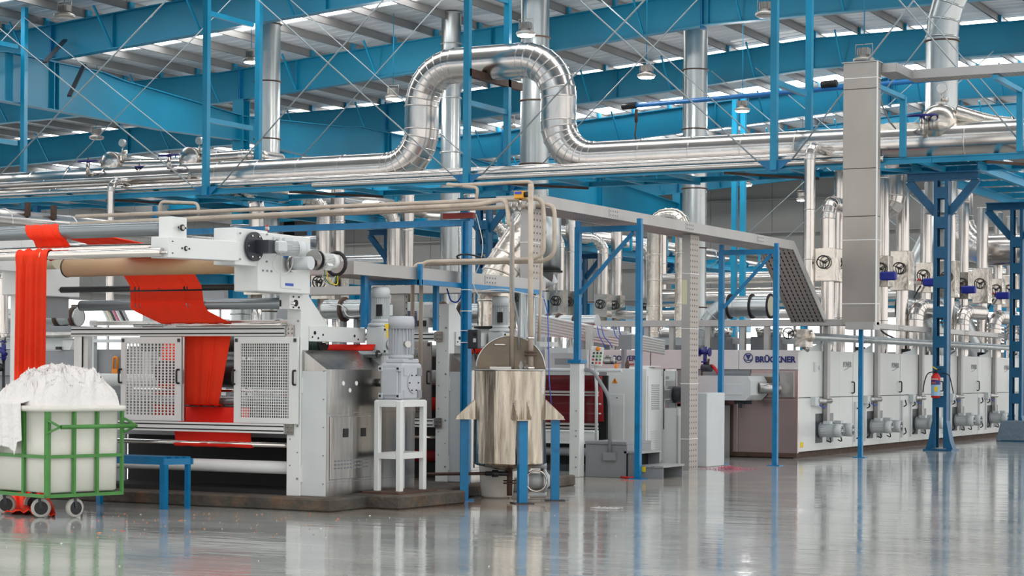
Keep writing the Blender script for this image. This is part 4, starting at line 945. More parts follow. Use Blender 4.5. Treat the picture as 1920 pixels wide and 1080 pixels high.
def trunk(x, Y, wx, wy, z0, z1, lab, plates=()):
    t = thing('perforated_trunking', lab, 'trunking', (x, Y, z0))
    box(x - wx, x, Y - .004, Y + .004, z0, z1).o('plain_face', TRAY, t); box(x - .006, x, Y + .004, Y + wy, z0, z1).o('perforated_face', PERF, t)
    box(x - wx, x - wx + .006, Y + .004, Y + wy, z0, z1).o('plain_face', TRAY, t); box(x - wx, x, Y + wy, Y + wy + .006, z0, z1).o('plain_face', TRAY, t)
    for z in plates: box(x - .15, x - .05, Y - .012, Y - .004, z - .2, z + .2).o('splice_plate', mat('cream_plate', srgb(214, 208, 180), .5) if 'cream_plate' not in MATS else MATS['cream_plate'], t)
    z = z0 + .5
    while z < z1: box(x - wx - .004, x + .004, Y - .01, Y + wy + .008, z, z + .012).o('cable_tie', WHT, t); z += .9
c = onX(993, 600, -12.3); trunk(-12.3, c.y, .15, .36, 2.86, 3.84, 'short grey perforated trunking joining the high and low trays')
c = onZ(1303, 882); trunk(-12.28, c.y, .15, .36, .0, 3.84, 'full-height grey perforated trunking column beside the white cabinets', plates=(2.9,))
tray_y('lower grey cable tray running behind the black ringed motor of the nearest machine', -12.9, -12.25, 19.25, 24.2, 2.71, 2.86, plates=(22.6,))
tray_x('grey cable tray crossing behind the lower tray at left', -17.0, -12.9, 24.6, 24.95, 2.72, 2.84)
trunk(XY(757, 24.7), 24.7, .22, .1, 0, 2.72, 'plain grey trunking post under the crossing tray')
tray_x('long grey cable tray across the front of the oven', -17.7, -11.75, 35.75, 36.1, 2.5, 2.62, plates=(-17.5, -12.0))
tray_y('grey cable tray along the top of the oven doors', -11.6, -11.3, 36.2, 57.2, 2.46, 2.56, plates=(38, 40, 43, 46, 49, 52))
# tall rectangular duct and the tray on top of it
dx0, dx1 = XY(1578, 35.6), XY(1641, 35.6)
t = thing('rectangular_duct', 'tall rectangular grey sheet-metal cable duct rising from oven to roof tray', 'duct', (dx0, 35.6, 2.5))
zz = [2.5, 4.55, 5.45, 6.95, 7.45]
for a, b_ in zip(zz, zz[1:]): box(dx0, dx1, 35.6, 35.85, a + .006, b_).o('duct_section', DUCTG, t, bevel=.006)
for z in (4.1, 2.9, 7.15): box(dx0 - .01, dx1 + .01, 35.59, 35.86, z, z + .015).o('strap', WHT, t)
box(dx1, dx1 + .015, 35.58, 35.64, 2.5, 7.45).o('edge_strip', WHITE, t); box(dx0 - .02, dx1 + .02, 35.58, 35.9, 7.45, 7.47).o('cap', TRAY, t)
box(dx0 + .1, dx1, 35.5, 35.9, 2.42, 2.56).o('foot_box', TRAY, t)
tray_y('short top tray turning back from the rectangular duct', dx1 - .1, dx1 + .28, 35.9, 36.9, 7.28, 7.45)
tray_x('long grey cable tray at the top right, on blue brackets', dx1 + .2, -5.0, 36.9, 37.4, 7.28, 7.45)
for px in (1685, 1905):
    x = XY(px, 38.8); z0 = 6.02
    t = thing('tray_support', 'blue post and arm holding the top tray, ' + ('beside the rectangular duct' if px < 1700 else 'at the right edge'), 'support', (x, 38.8, z0), 'blue supports of the top tray')
    box(x - .06, x + .06, 38.95, 39.07, GZ, 7.25).o('post', BLUE, t); box(x - .05, x + .05, 36.95, 39.0, 7.18, 7.27).o('arm', BLUE, t)
tube([onY(1648, 172, 37.5), onY(1655, 200, 38), onY(1668, 228, 38.4), onY(1679, 241, 38.8)], .018, 6).o('hanging_hose', MGREY); tag(bpy.data.objects['hanging_hose'], 'grey hose curving down beside the rectangular duct', 'hose')
# ------------------------------------------------------------------ blue support frames
def goal(x0, x1, Y, z0a, z0b, zt, lab, brace=True, w=.085):
    t = thing('support_frame', lab, 'frame', (x1, Y, 0))
    for x, z0 in ((x0, z0a), (x1, z0b)):
        p = box(x - w / 2, x + w / 2, Y - w / 2, Y + w / 2, z0 + .01, zt).o('post', BLUEB, t); box(x - .11, x + .11, Y - .1, Y + .1, z0, z0 + .012).o('foot_plate', BLUEB, p)
        box(x - w * .4, x + w * .4, Y - w * .4, Y + w * .4, zt, zt + .1).o('post_tip', BLUEB, p)
    box(x0 + w / 2, x1 - w / 2, Y - w / 2, Y + w / 2, zt - w, zt).o('top_beam', BLUEB, t)
    if brace: bar((x0 + .04, Y, zt - 1.0), (x1 - .1, Y, zt - .1), .05).o('diagonal_brace', BLUEB, t)
    return t
PW = onZ(1080, 896); PB = onZ(1196, 898)
goal(-12.93, PB.x, PB.y, 1.76, 0, 3.78, 'blue door-like frame standing partly on the white square post')
a = onZ(1351, 870); b_ = onZ(1446, 874); goal(a.x, b_.x, 31.8, 0, 0, 3.72, 'blue door-like frame in front of the oven end wall')
a = onZ(1613, 858); t = thing('tray_post', 'single thin blue post in front of the oven doors', 'post', (a.x, a.y, 0)); box(a.x - .04, a.x + .04, a.y - .04, a.y + .04, .01, 2.42).o('post', BLUEB, t); box(a.x - .12, a.x + .12, a.y - .1, a.y + .1, 0, .012).o('foot_plate', BLUEB, t)
t = thing('pipe_support_post', 'tall blue post rising behind the left side of the mixing tank', 'post', (XY(874, 21.75), 21.75, 0)); x = XY(874, 21.75)
for s in (-1, 1): box(x + s * .04 - .012, x + s * .04 + .012, 21.7, 21.8, 0, 3.5).o('channel', BLUEB, t)
box(x - .03, x + .03, 21.73, 21.76, 0, 3.5).o('web', BLUEB, t)
for z in (2.1, 2.35, 2.62, 1.95): box(x - .055, x + .055, 21.695, 21.805, z, z + .01).o('cable_tie', WHT, t)
box(-17.5, x + .02, 21.8, 21.9, 3.45, 3.53).o('side_rail', BLUEB, t)
for (xx, z) in ((x - .12, 3.53), (x - .14, 2.95)): b = box(xx - .18, xx + .26, 21.65, 21.72, z, z + .07).o('maroon_channel', MAROON, t)
box(-12.28, -11.9, 21.55, 21.6, 2.58, 2.63).o('lower_rail', BLUEB, t) if False else None
t = thing('tray_bracket', 'blue rail and short posts carrying the lower cable tray', 'bracket', (-12.2, 20.5, 2.1))
bar((-12.2, 20.7, 2.68), (-12.2, 24.0, 2.68), .05, .06).o('rail', BLUEB, t); bar((-12.95, 20.7, 2.68), (-12.2, 20.7, 2.68), .05, .06).o('rail', BLUEB, t)
bar((-12.2, 20.7, 2.64), (-12.2, 20.7, 2.9), .05).o('stub', BLUEB, t); bar((-12.95, 20.7, 2.1), (-12.95, 20.7, 2.7), .06).o('stub', BLUEB, t)
a = onX(682, 600, -12.45); bar((-12.45, a.y, 2.1), (-12.45, a.y, 2.72), .06).o('stub', BLUEB, t); bar((-12.45, XY(0, 0) if False else YX(817, -12.45), 2.1), (-12.45, YX(817, -12.45), 2.72), .06).o('stub', BLUEB, t)
# ------------------------------------------------------------------ beige pipes to the tank
def bp(name, lab, pts, r=.027, m=BEIGE, bend=.14): return pipe(name, lab, 'pipe', [V(p) for p in pts], r, m, bend, 10)
xe = XY(1010, 21.45); xe2 = XY(1034, 21.6)
def P(px, py, Y): return onY(px, py, Y)
zA = P(960, 377, 21.5).z
bp('steam_pipe', 'upper beige pipe turning down beside the perforated trunking', [(-18.3, 21.5, zA + .02), (xe, 21.5, zA + .02), P(1020, 400, 21.5) - V((0, 0, 0)), (P(1020, 400, 21.5).x, 21.5, 3.05), (XY(1000, 21.5), 21.5, 2.98), (XY(789, 21.5), 21.5, 2.98), (XY(789, 21.5), 21.5, 1.2)])
bp('steam_pipe', 'lower beige pipe of the pair turning down by the tall duct elbow', [(-18.3, 21.62, zA - .08), (XY(985, 21.62), 21.62, zA - .06), P(1040, 382, 21.62), (P(1040, 400, 21.62).x, 21.62, 3.05), (XY(1020, 21.62), 21.62, 2.96), (XY(773, 21.62), 21.62, 2.96), (XY(773, 21.62), 21.62, 1.2)])
bp('steam_pipe', 'third beige pipe ending at the maroon channel', [(-18.3, 21.38, zA - .1), (XY(900, 21.38), 21.38, zA - .04), (XY(950, 21.4), 21.38, zA + .03), (XY(960, 21.4), 21.3, 3.4), P(960, 420, 21.3), P(960, 690, 21.3)], .03)
bp('riser_pipe', 'beige riser with flanges entering the tank top right', [P(995, 345, 21.25), P(995, 692, 21.25)], .034)
t = thing('riser_flanges', 'pair of rusty flanges and union on the tank riser pipe', 'flange', P(995, 664, 21.25))
for py, r in ((660, .075), (666, .075), (634, .05), (690, .05)): q = P(995, py, 21.25); cyl(q - V((0, 0, .012)), q + V((0, 0, .012)), r, 14).o('flange', RUST if py in (660, 666) else CHROME, t)
bp('steam_pipe', 'small beige loop pipe over the gantry edge at left', [P(300, 412, 21.6), P(300, 378, 21.6), P(372, 381, 21.6), P(372, 404, 21.6)], .022, bend=.08)
bp('steam_pipe', 'short beige pipe bent above the yellow actuator', [P(838, 346, 21.6), P(860, 347, 21.6), P(998, 340, 21.5), P(998, 362, 21.5)], .022, bend=.08)
bp('steam_pipe', 'beige drop pipe right of the tank riser', [P(1016, 455, 21.9), P(1014, 560, 22.0), P(1010, 640, 22.0)], .02)
bp('steam_pipe', 'beige pipe stub leaving the valve towards the machine', [P(893, 375, 21.5), P(896, 352, 21.5), P(840, 345, 21.7)], .02, bend=.06)
c = P(976, 366, 21.35); t = thing('valve_actuator', 'yellow valve actuator box with black knob above the tank pipes', 'actuator', c)
box(c.x - .07, c.x + .06, c.y - .05, c.y + .05, c.z - .045, c.z + .05).o('actuator_body', mat('amber_box', srgb(236, 170, 50), .45), t, bevel=.01); box(c.x - .05, c.x + .04, c.y - .06, c.y - .05, c.z + .01, c.z + .04).o('label_plate', BWIRE, t)
cyl(c + V((.06, 0, .005)), c + V((.13, 0, .005)), .035, 12).o('knob', BLACK, t); cyl(c - V((0, 0, .12)), c - V((0, 0, .04)), .02, 8).o('valve_stem', CHROME, t)
for dx in (-.12, -.04, .1, .16): cyl(c + V((dx, 0, -.13)), c + V((dx + .03, 0, -.13)), .055, 10).o('union', STEEL, t)
for k, (pts, lab) in enumerate(((([P(893, 402, 21.7), P(910, 470, 21.65), P(884, 530, 21.65), P(900, 560, 21.7)]), 'thin white cable sagging beside the tall blue post'), ([P(905, 545, 21.6), P(940, 541, 22), P(990, 552, 22.5), P(1020, 560, 22.6)], 'thin white cable over the lower tray'))):
    tag(tube(rounded(pts, .3), .006, 5).o('cable', WIRE), lab, 'cable')
tag(tube(rounded([P(1012, 540, 22.8), P(1027, 580, 22.8), P(1030, 720, 22.4), P(1034, 760, 22.4)], .5), .007, 5).o('air_hose', BWIRE), 'thin blue hose hanging right of the tank riser', 'hose')
tag(tube(rounded([P(838, 541, 21.9), P(845, 565, 21.9), P(858, 568, 21.9), P(866, 552, 21.9)], .2), .01, 5).o('air_hose', BWIRE), 'blue coiled hose tied under the lower tray', 'hose')
tag(tube(rounded([P(962, 400, 21.25), P(958, 480, 21.22), P(962, 560, 21.25), P(972, 600, 21.3), P(973, 655, 21.3)], .4), .013, 6).o('grey_conduit', MGREY), 'dark grey conduit strapped to the tank pipe', 'conduit')
tag(B().tube([V(P(880 + 22 * math.cos(a), 484 + 6 * math.sin(a), 21.6)) + V((0, .12 * math.sin(a), 0)) for a in [k * PI / 8 for k in range(16)]], .012, 5, closed=True).o('hose_coil', BLACK), 'black hose coil hung on the lower maroon channel', 'hose')
# ------------------------------------------------------------------ the mixing tank
TC = V((0, 0, 0)) + (DV * 24.1 + RV * (-3 / 3665 * 24.1)); tx, ty = TC.x, TC.y
tank = thing('mixing_tank', 'tall dented stainless mixing tank with open round lid on blue legs', 'tank', (tx, ty, 0))
n = 48; prof = [(.4, .03), (.46, .435), (.475, .442), (.7, .44), (1.0, .44), (1.3, .44), (1.6, .44), (1.615, .445), (1.62, .43)]
b = B(); vs = []; 
zs = [.46 + 1.14 * i / 16 for i in range(17)]
for z in zs:
    for i in range(n):
        a = 2 * PI * i / n; r = .44 + .007 * NZ.noise(V((math.cos(a) * 2.2, math.sin(a) * 2.2, z * 1.2))) * 2; vs.append((tx + r * math.cos(a), ty + r * math.sin(a), z))
b.add(vs, [(j * n + i, j * n + (i + 1) % n, (j + 1) * n + (i + 1) % n, (j + 1) * n + i) for j in range(16) for i in range(n)], True); b.o('tank_shell', TANKM, tank)
B().lathe((tx, ty, 0), (0, 0, 1), [(.36, .05), (.44, .42), (.465, .45), (.475, .45), (.48, .43)], 40).o('tank_cone', TANKM, tank)
B().lathe((tx, ty, 0), (0, 0, 1), [(1.595, .44), (1.6, .45), (1.615, .45), (1.62, .44)], 48).o('top_rim', STEEL, tank)
# half-open lid: upright half disc standing across the middle
lr = .425; lid = B(); pts = [V((tx, ty, 1.62)) + RV * (lr * math.cos(PI * k / 28)) + ZV * (lr * .96 * math.sin(PI * k / 28)) for k in range(29)]
lid.add([p - DV * .006 + RV * .01 for p in pts] + [p + DV * .006 + RV * .01 for p in pts], [tuple(range(29)), tuple(range(29, 58))[::-1]] + [(k, k + 29, (k + 1) % 29 + 29, (k + 1) % 29) for k in range(29)]); lid = lid.o('lid', mat('dull_stainless', srgb(112, 102, 90), .4, .9, vary=.15, vscale=4), tank)
tube(pts, .012, 6).o('lid_rim', STEEL, lid)
q = V((tx, ty, 1.92)) - RV * .2 - DV * .01; tube(rounded([q, q - DV * .05, q - DV * .05 + RV * .14, q + RV * .14], .02, 3), .008, 6).o('lid_handle', CHROME, lid)
q = V((tx, ty, 1.622)) - RV * .12 - DV * .2; bx = B(); bx.bar(q - RV * .13, q + RV * .13, .24, .05, up=(0, 0, 1)); bx.o('hatch_box', STEEL, tank); cyl(q + V((0, 0, .02)), q + V((0, 0, .032)), .045, 18).o('hatch_hole', BLACK, tank)
# legs with welded gusset brackets
for k, (a_, b2) in enumerate(((-.53, -.02), (.15, -.53), (.53, .03), (-.15, .53))):
    e = RV * a_ + DV * b2; d = e.normalized(); s = d.cross(ZV); p = V((tx, ty, 0)) + d * .56
    lg = B(); w = .052
    vs = [(p + d * u * w + s * v * w) for u, v in ((-1, -1), (1, -1), (1, 1), (-1, 1))]
    lg.add([V((v.x, v.y, .012)) for v in vs] + [V((v.x, v.y, 1.0)) for v in vs], [(0, 3, 2, 1), (4, 5, 6, 7), (0, 1, 5, 4), (1, 2, 6, 5), (2, 3, 7, 6), (3, 0, 4, 7)]); lg = lg.o('leg', BLUEB, tank)
    fp = B(); fp.bar(V((p.x, p.y, .006)) - d * .12, V((p.x, p.y, .006)) + d * .12, .24, .012, up=(0, 0, 1)); fp.o('foot_plate', DKCH if k else BLUEB, lg)
    gb = B()
    for v in (-.085, .085):
        q = V((tx, ty, 0)) + s * v; A0 = q + d * .43 + ZV * 1.0; A1 = q + d * .66 + ZV * 1.0; A2 = q + d * .66 + ZV * 1.03; A3 = q + d * .43 + ZV * 1.24; o_ = s * .004
        gb.add([A0 - o_, A1 - o_, A2 - o_, A3 - o_, A0 + o_, A1 + o_, A2 + o_, A3 + o_], [(0, 1, 2, 3), (7, 6, 5, 4), (0, 4, 5, 1), (1, 5, 6, 2), (2, 6, 7, 3), (3, 7, 4, 0)])
    q = V((tx, ty, 0)); gb.bar(q + d * .42 + ZV * 1.005, q + d * .67 + ZV * 1.005, .2, .012, up=(0, 0, 1)); gb.bar(q + d * .44 + ZV * 1.24, q + d * .66 + ZV * 1.03, .17, .006, up=(0, 0, 1) if k != 1 else (0, 0, 1)) if k in (0, 2) else None
    if k in (1,): gb.bar(q + d * .448 + ZV * 1.01, q + d * .448 + ZV * 1.24, .24, .006, up=d)
    gb.o('leg_bracket', TANKM, tank)
b = B(); b.cyl((tx, ty, .38), (tx, ty, .06), .035, 12); b.cyl((tx, ty, .235), (tx, ty, .25), .08, 14); b.cyl((tx, ty, .205), (tx, ty, .22), .08, 14); b.o('outlet_pipe', RUST, tank)
b = B(); q = V((tx, ty, .33)); b.cyl(q, q - RV * .3 + DV * .0, .03, 10); b.cyl(q - RV * .14, q - RV * .22, .045, 8); b.o('side_valve', DKCH, tank)
q2 = q - RV * .3; cyl(q2, (onX(800, 889, -12.3) + V((0, 0, .0))), .02, 8).o('drain_line', RUST, tank)
pb_ = V((tx, ty, 0)) + RV * .33 + DV * .2
tag(B().lathe(V((tx, ty, 0)) - RV * .16 + DV * .55, (0, 0, 1), [(0, .17), (.03, .2), (.4, .23), (.44, .24), (.46, .22)], 28).o('plastic_barrel', PLAST), 'cream plastic barrel under the mixing tank', 'barrel')
t = thing('diaphragm_pump', 'small white diaphragm pump on the floor beneath the tank', 'pump', pb_)
for s in (-1, 1): B().lathe(pb_ + V((0, 0, .24)) + RV * .09 * s, RV * s, [(0, .15), (.03, .15), (.05, .1), (.08, .06)], 18).o('diaphragm_cover', WHITE, t)
b = B(); b.cyl(pb_ + V((0, 0, .24)) - RV * .09, pb_ + V((0, 0, .24)) + RV * .09, .09, 12); b.o('pump_core', LGREY, t)
for z in (.06, .42): b = B(); b.cyl(pb_ + V((0, 0, z)) - RV * .13, pb_ + V((0, 0, z)) + RV * .13, .035, 10); b.cyl(pb_ + V((0, 0, max(0.005, z - .055))) - RV * .1, pb_ + V((0, 0, z)) - RV * .1, .03, 8); b.o('manifold', WHITE, t)
B().tube(B().ring(pb_ + V((0, 0, .24)) - DV * .15, RV, ZV, .13, 20), .012, 6, closed=True).o('clamp_ring', CHROME, t)
q = V((tx, ty, 1.5)) + RV * .36 - DV * .28; g = [[q + RV * (.16 * (i / 8 - .5) - (i / 8) ** 2 * .02) + DV * (.09 * i / 8 + .01 * math.sin(i + j)) + ZV * (.12 - .3 * j / 8) for i in range(9)] for j in range(9)]
BAG = mat('clear_plastic_film', srgb(235, 235, 235), .15, alpha=.35, bump=.6, bscale=30); tag(B().sheet(g).o('plastic_bag', BAG), 'clear plastic bag stuck on the right side of the tank rim', 'bag')
g = [[V((tx, ty, 1.63)) + RV * (.1 + .12 * i / 6) - DV * (.06 + .12 * j / 6) + ZV * (.07 * math.sin(i * 1.1) * math.sin(j * .9) + .03) for i in range(7)] for j in range(7)]
tag(B().sheet(g).o('plastic_bag', BAG), 'crumpled clear plastic bag lying on top of the tank', 'bag')
c = P(889, 636, 21.6); t = thing('switch_box', 'black switch box fixed on the tall blue post', 'switch box', c)
box(c.x - .075, c.x + .07, c.y - .04, c.y + .06, c.z - .12, c.z + .12).o('box_body', DKCH, t, bevel=.008); cyl(c + V((.03, -.04, .07)), c + V((.03, -.06, .07)), .022, 12).o('knob', BLACK, t); box(c.x + .01, c.x + .05, c.y - .045, c.y - .04, c.z - .04, c.z + .01).o('marking', LGREY, t)
tube(rounded([c + V((.0, 0, -.12)), c + V((.02, 0, -.25)), c + V((.06, 0, -.32)), c + V((.03, 0, -.2))], .08), .012, 6).o('cable', BLACK, t)
# sign
a = onY(864, 584, 27.0); e = onY(927, 645, 27.0); t = thing('safety_sign', 'white board with red heading STENTER MACHINE behind the tall blue post', 'sign', (a.x, 27.0, e.z))
box(a.x, e.x, 27.0, 27.02, e.z, a.z).o('board', WHT, t); text('STENTER MACHINE FINISHINGS', .062, PRED, t, (a.x + .02, 26.99, a.z - .1), (1, 0, 0), (0, 0, 1), 'heading', bold=.001)
for k in range(4):
    b = B(); x = a.x + .08; rnd = random.Random(k)
    while x < e.x - .04: w = rnd.uniform(.008, .03); b.box(x, x + w, 26.985, 26.99, a.z - .17 - .075 * k, a.z - .15 - .075 * k); x += w + .008
    b.o('text_line', MGREY, t, kind='stuff')
for x in (a.x + .1, e.x - .1): box(x, x + .03, 27.02, 27.05, .0, e.z + .02).o('sign_post', LGREY, t)
# ------------------------------------------------------------------ white post, steps, cabinets at the centre right
t = thing('white_square_post', 'thick white square post carrying the blue door-like frame', 'post', (-12.93, PW.y, 0)); w = .085; x = -12.93 + .0
box(x - w, x + w, PB.y - w, PB.y + w, 0, 1.72).o('post_body', WHITE, t, bevel=.008); box(x - .11, x + .11, PB.y - .11, PB.y + .11, 1.72, 1.76).o('blue_cap', BLUEB, t)
for k, z in enumerate((.15, .3, .62, .7, 1.0)): cyl((x + .03, PB.y - w, z), (x + .03, PB.y - w - .01, z), .012, 6).o('bolt', MGREY, t)
sy = PB.y + .12
t = thing('step_platform', 'grey steel step platform with handrail in front of the white cabinets', 'steps', (-12.1, sy, 0))
box(-12.84, -12.15, sy, sy + .9, 0, .5).o('platform_body', MGREY, t, bevel=.006); box(-12.84, -12.15, sy - .02, sy + .9, .5, .54).o('platform_top', MGREY, t)
PT = mat('ribbed_step_plate', srgb(168, 168, 168), .4, .6, bump=.5, bscale=40)
for (x0, x1, z) in ((-12.15, -11.93, .4), (-11.93, -11.55, .2)):
    box(x0 - .05, x1, sy, sy + .8, z - .03, z).o('tread', PT, t); box(x0, x1 - .02, sy + .02, sy + .04, 0, z - .03).o('side_plate', MGREY, t); box(x0, x1 - .02, sy + .76, sy + .78, 0, z - .03).o('side_plate', MGREY, t)
box(-12.16, -12.14, sy, sy + .8, 0, .37).o('riser_plate', DARK, t); box(-11.9, -11.84, sy - .004, sy, .1, .18).o('yellow_sticker', YEL, t)
tube(rounded([(-12.93, sy - .03, 1.62), (-12.72, sy - .03, 1.62), (-12.42, sy - .03, 1.2), (-12.42, sy - .03, .32)], .16), .028, 10).o('handrail', MATS['mid_grey_enamel'], t); box(-12.52, -12.32, sy - .06, sy, .26, .38).o('rail_socket', MGREY, t)
tag(tube(rounded([(-12.2, sy - .1, .02), (-12.05, sy - .16, .015), (-11.9, sy - .12, .02), (-11.95, sy - .06, .015)], .05), .018, 6).o('red_rag_strip', PRED), 'red strip lying round the foot of the blue post', 'strip')
ky = 29.06; cab = thing('control_cabinet', 'white control cabinet with louvred side door and warning triangle', 'cabinet', (-12.85, ky, .1))
kx0 = XY(1138, ky); kx1 = XY(1213, ky); kt = onY(1180, 691, ky).z
box(kx0, kx1, ky, ky + .62, .1, kt).o('cabinet_body', WHITE, cab, bevel=.008); box(kx0, kx1, ky + .02, ky + .6, 0, .1).o('cabinet_plinth', MGREY, cab)
box(kx0 + .0, kx0 + .32, ky - .015, ky, .45, kt - .42).o('front_hatch', WHITE, cab, bevel=.004); cyl((kx0 + .2, ky - .015, kt - .48), (kx0 + .2, ky - .025, kt - .48), .01, 8).o('lock', DARK, cab)
sd = box(kx1, kx1 + .02, ky + .03, ky + .6, .14, kt - .12).o('side_door', WHITE, cab, bevel=.004); b = B(); b2 = B()
for j in range(14):
    for i in range(10): b.box(kx1 + .02, kx1 + .023, ky + .15 + i * .033, ky + .17 + i * .033, kt - .26 - j * .03, kt - .275 - j * .03)
for j in range(15):
    for i in range(2): b2.box(kx1 + .02, kx1 + .026, ky + .13 + i * .18, ky + .29 + i * .18, .2 + j * .03, .212 + j * .03)
b.o('upper_vent', MGREY, sd, kind='stuff'); b2.o('lower_louvres', LGREY, sd, kind='stuff')
def warn(par, o, ux, s, name='warning_triangle'):
    ux = V(ux); o = V(o); n_ = ux.cross(ZV); bb = B(); bb.add([o, o + ux * s, o + ux * s * .5 + ZV * s * .87, o + n_ * .004, o + ux * s + n_ * .004, o + ux * s * .5 + ZV * s * .87 + n_ * .004], [(0, 1, 2), (5, 4, 3), (0, 3, 4, 1), (1, 4, 5, 2), (2, 5, 3, 0)]); wt = bb.o(name, ORANGE, par)
    bb = B(); c = o + ux * s * .5 + ZV * s * .32 + n_ * .007; bb.bar(c + ZV * s * .3, c + ZV * s * .06 - ux * s * .06, s * .07, .003, up=n_); bb.bar(c + ZV * s * .08 - ux * s * .06, c + ZV * s * .06 + ux * s * .06, s * .06, .003, up=n_); bb.bar(c + ZV * s * .06 + ux * s * .06, c - ZV * s * .18, s * .06, .003, up=n_); bb.o('bolt_symbol', BLACK, wt)
warn(cab, (kx0 + .1, ky - .003, kt - .24), (1, 0, 0), .1)
for (dx, dy, w_, d_, h_) in ((.3, .2, .35, .3, .03), (.5, .25, .25, .25, .05)): tag(box(kx0 + dx, kx0 + dx + w_, ky + dy, ky + dy + d_, kt + .0 if h_ < .04 else kt + .03, kt + h_ if h_ < .04 else kt + .03 + .02).o('paper_stack', WHT), 'white papers on top of the control cabinet' if h_ < .04 else 'upper loose sheet stack on the control cabinet', 'papers')
cu = B().lathe((kx0 + .1, ky + .15, kt), (0, 0, 1), [(0, .025), (.07, .032), (.071, .028)], 14).o('red_cup', ORANGE); tag(cu, 'small orange cup at the left of the control cabinet top', 'cup')
tag(B().lathe((kx0 + .28, ky + .2, kt + .0), (0, 0, 1), [(0, .03), (.06, .04), (.12, .02), (.14, .008)], 12).o('dark_bottle', RUST), 'small dark brown bottle on the control cabinet', 'bottle')
# glass-fronted display and small boxes
gl = thing('glass_fronted_unit', 'white unit with glass front showing shelves, right of the control cabinet', 'cabinet', (kx1 - .1, ky + .65, .2))
gy0, gy1 = ky + .66, ky + 1.2; gx = kx1 + .02; z0_, z1_ = onX(1250, 804, gx).z, onX(1250, 692, gx).z
b = B(); b.box(gx - .4, gx - .38, gy0, gy1, z0_, z1_); b.box(gx - .38, gx, gy0, gy0 + .02, z0_, z1_); b.box(gx - .38, gx, gy1 - .02, gy1, z0_, z1_); b.o('shell', WHITE, gl)
b = B()
for (ya, yb, za, zb_) in ((gy0, gy1, z0_, z0_ + .03), (gy0, gy1, z1_ - .03, z1_), (gy0, gy0 + .03, z0_, z1_), (gy1 - .03, gy1, z0_, z1_)): b.box(gx - .01, gx + .01, ya, yb, za, zb_)
b.o('window_frame', STEEL, gl); box(gx - .004, gx, gy0 + .03, gy1 - .03, z0_ + .03, z1_ - .03).o('glass_pane', mat('clear_glass', srgb(220, 226, 228), .05, alpha=.18), gl)
for k in range(4): z = z0_ + .32 + k * .16; box(gx - .36, gx - .03, gy0 + .03, gy1 - .03, z, z + .015).o('shelf', LGREY, gl); box(gx - .3, gx - .1, gy0 + .08, gy1 - .1, z + .015, z + .07).o('shelf_goods', (WINE, RUST, LGREY, DKCH)[k], gl)
tag(box(gx - .3, gx - .05, gy0 + .1, gy1 - .1, z0_ + .03, z0_ + .12).o('black_roll', DKCH, bevel=.03), 'dark bundle at the bottom of the glass-fronted unit', 'bundle')
box(gx - .5, gx, gy0, gy1 + .1, z0_ - .3, z0_).o('lower_body', WHITE, gl); box(gx - .45, gx - .05, gy0 + .05, gy1 + .05, 0, z0_ - .3).o('plinth', MGREY, gl)
q = onX(1271, 888, -12.6); t = thing('narrow_switch_cabinet', 'narrow white floor cabinet with round and triangular stickers', 'cabinet', (-12.6, q.y, 0))
qy0, qy1 = YX(1271, -12.6), YX(1290, -12.6); box(-12.9, -12.6, qy0 - .02, qy1 + .03, 0, 1.0).o('cabinet_body', WHITE, t, bevel=.006); d_ = box(-12.6, -12.585, qy0 + .0, qy1, .08, .88).o('door', WHITE, t, bevel=.004)
warn(d_, (-12.583, qy0 + .12, .16), (0, 1, 0), .1); rg_ = B(); rg_.tube(rg_.ring(V((-12.58, qy0 + .22, .72)), V((0, 1, 0)), ZV, .05, 18), .007, 5, closed=True); rg_.bar((-12.58, qy0 + .22, .68), (-12.58, qy0 + .22, .76), .02, .004); rg_.o('round_sticker', PRED, d_)
tag(B().lathe((-12.75, qy1 + .0, 1.22), (1, 0, 0), [(-.2, .14), (.1, .14), (.11, .1), (.16, .09), (.17, .03)], 20).o('black_fan_motor', DKCH), 'black round fan motor above the narrow cabinet', 'motor')
cyl((-12.95, qy1, 1.0), (-12.95, qy1, 1.12), .05, 8).o('short_pedestal', DKCH); tag(bpy.data.objects['short_pedestal'], 'short black pedestal under the round fan motor', 'pedestal')
tag(box(-12.6, -12.42, 30.6, 31.4, 0, 1.25).o('grey_side_cabinet', LGREY, bevel=.01), 'plain grey cabinet just right of the perforated column', 'cabinet')
# machine with red cloth behind windows
my = 28.2; t = thing('tenter_entry_machine', 'low white machine with red cloth behind long windows', 'machine', (-13.2, my, 0)); mx0, mx1 = XY(985, my), -13.3
def zz_(py): return onY(1080, py, my).z
for (pa, pb2, m_, n_, dd) in ((697, 703, WHITE, 'top_rail', .05), (733, 737, ALU, 'rail', .05), (739, 742, ALU, 'rail', .05), (793, 797, ALU, 'rail', .05), (800, 804, ALU, 'rail', .05), (806, 832, WHITE, 'lower_apron', .03)): box(mx0, mx1, my - dd, my, zz_(pb2), zz_(pa)).o(n_, m_, t)
RG = mat('tinted_red_window', srgb(110, 14, 26), .08, alpha=.55)
box(mx0, mx1, my - .01, my, zz_(733), zz_(704)).o('window_pane', RG, t); box(mx0, mx1, my - .01, my, zz_(793), zz_(743)).o('window_pane', RG, t)
B().sheet([[(mx0 + (mx1 - mx0) * i / 6, my + .12 + .03 * math.sin(i), zz_(705) - .0) for i in range(7)], [(mx0 + (mx1 - mx0) * i / 6, my + .2 + .02 * math.sin(i * 2), zz_(790)) for i in range(7)]]).o('red_cloth_web', WINE, t, thick=.01)
for py in (757, 775): cyl((mx0, my + .08, zz_(py)), (mx1, my + .08, zz_(py)), .015, 8).o('tie_bar', STEEL, t)
cyl((mx0, my + .06, zz_(716)), (mx1, my + .06, zz_(716)), .06, 14).o('dark_roller', DKCH, t)
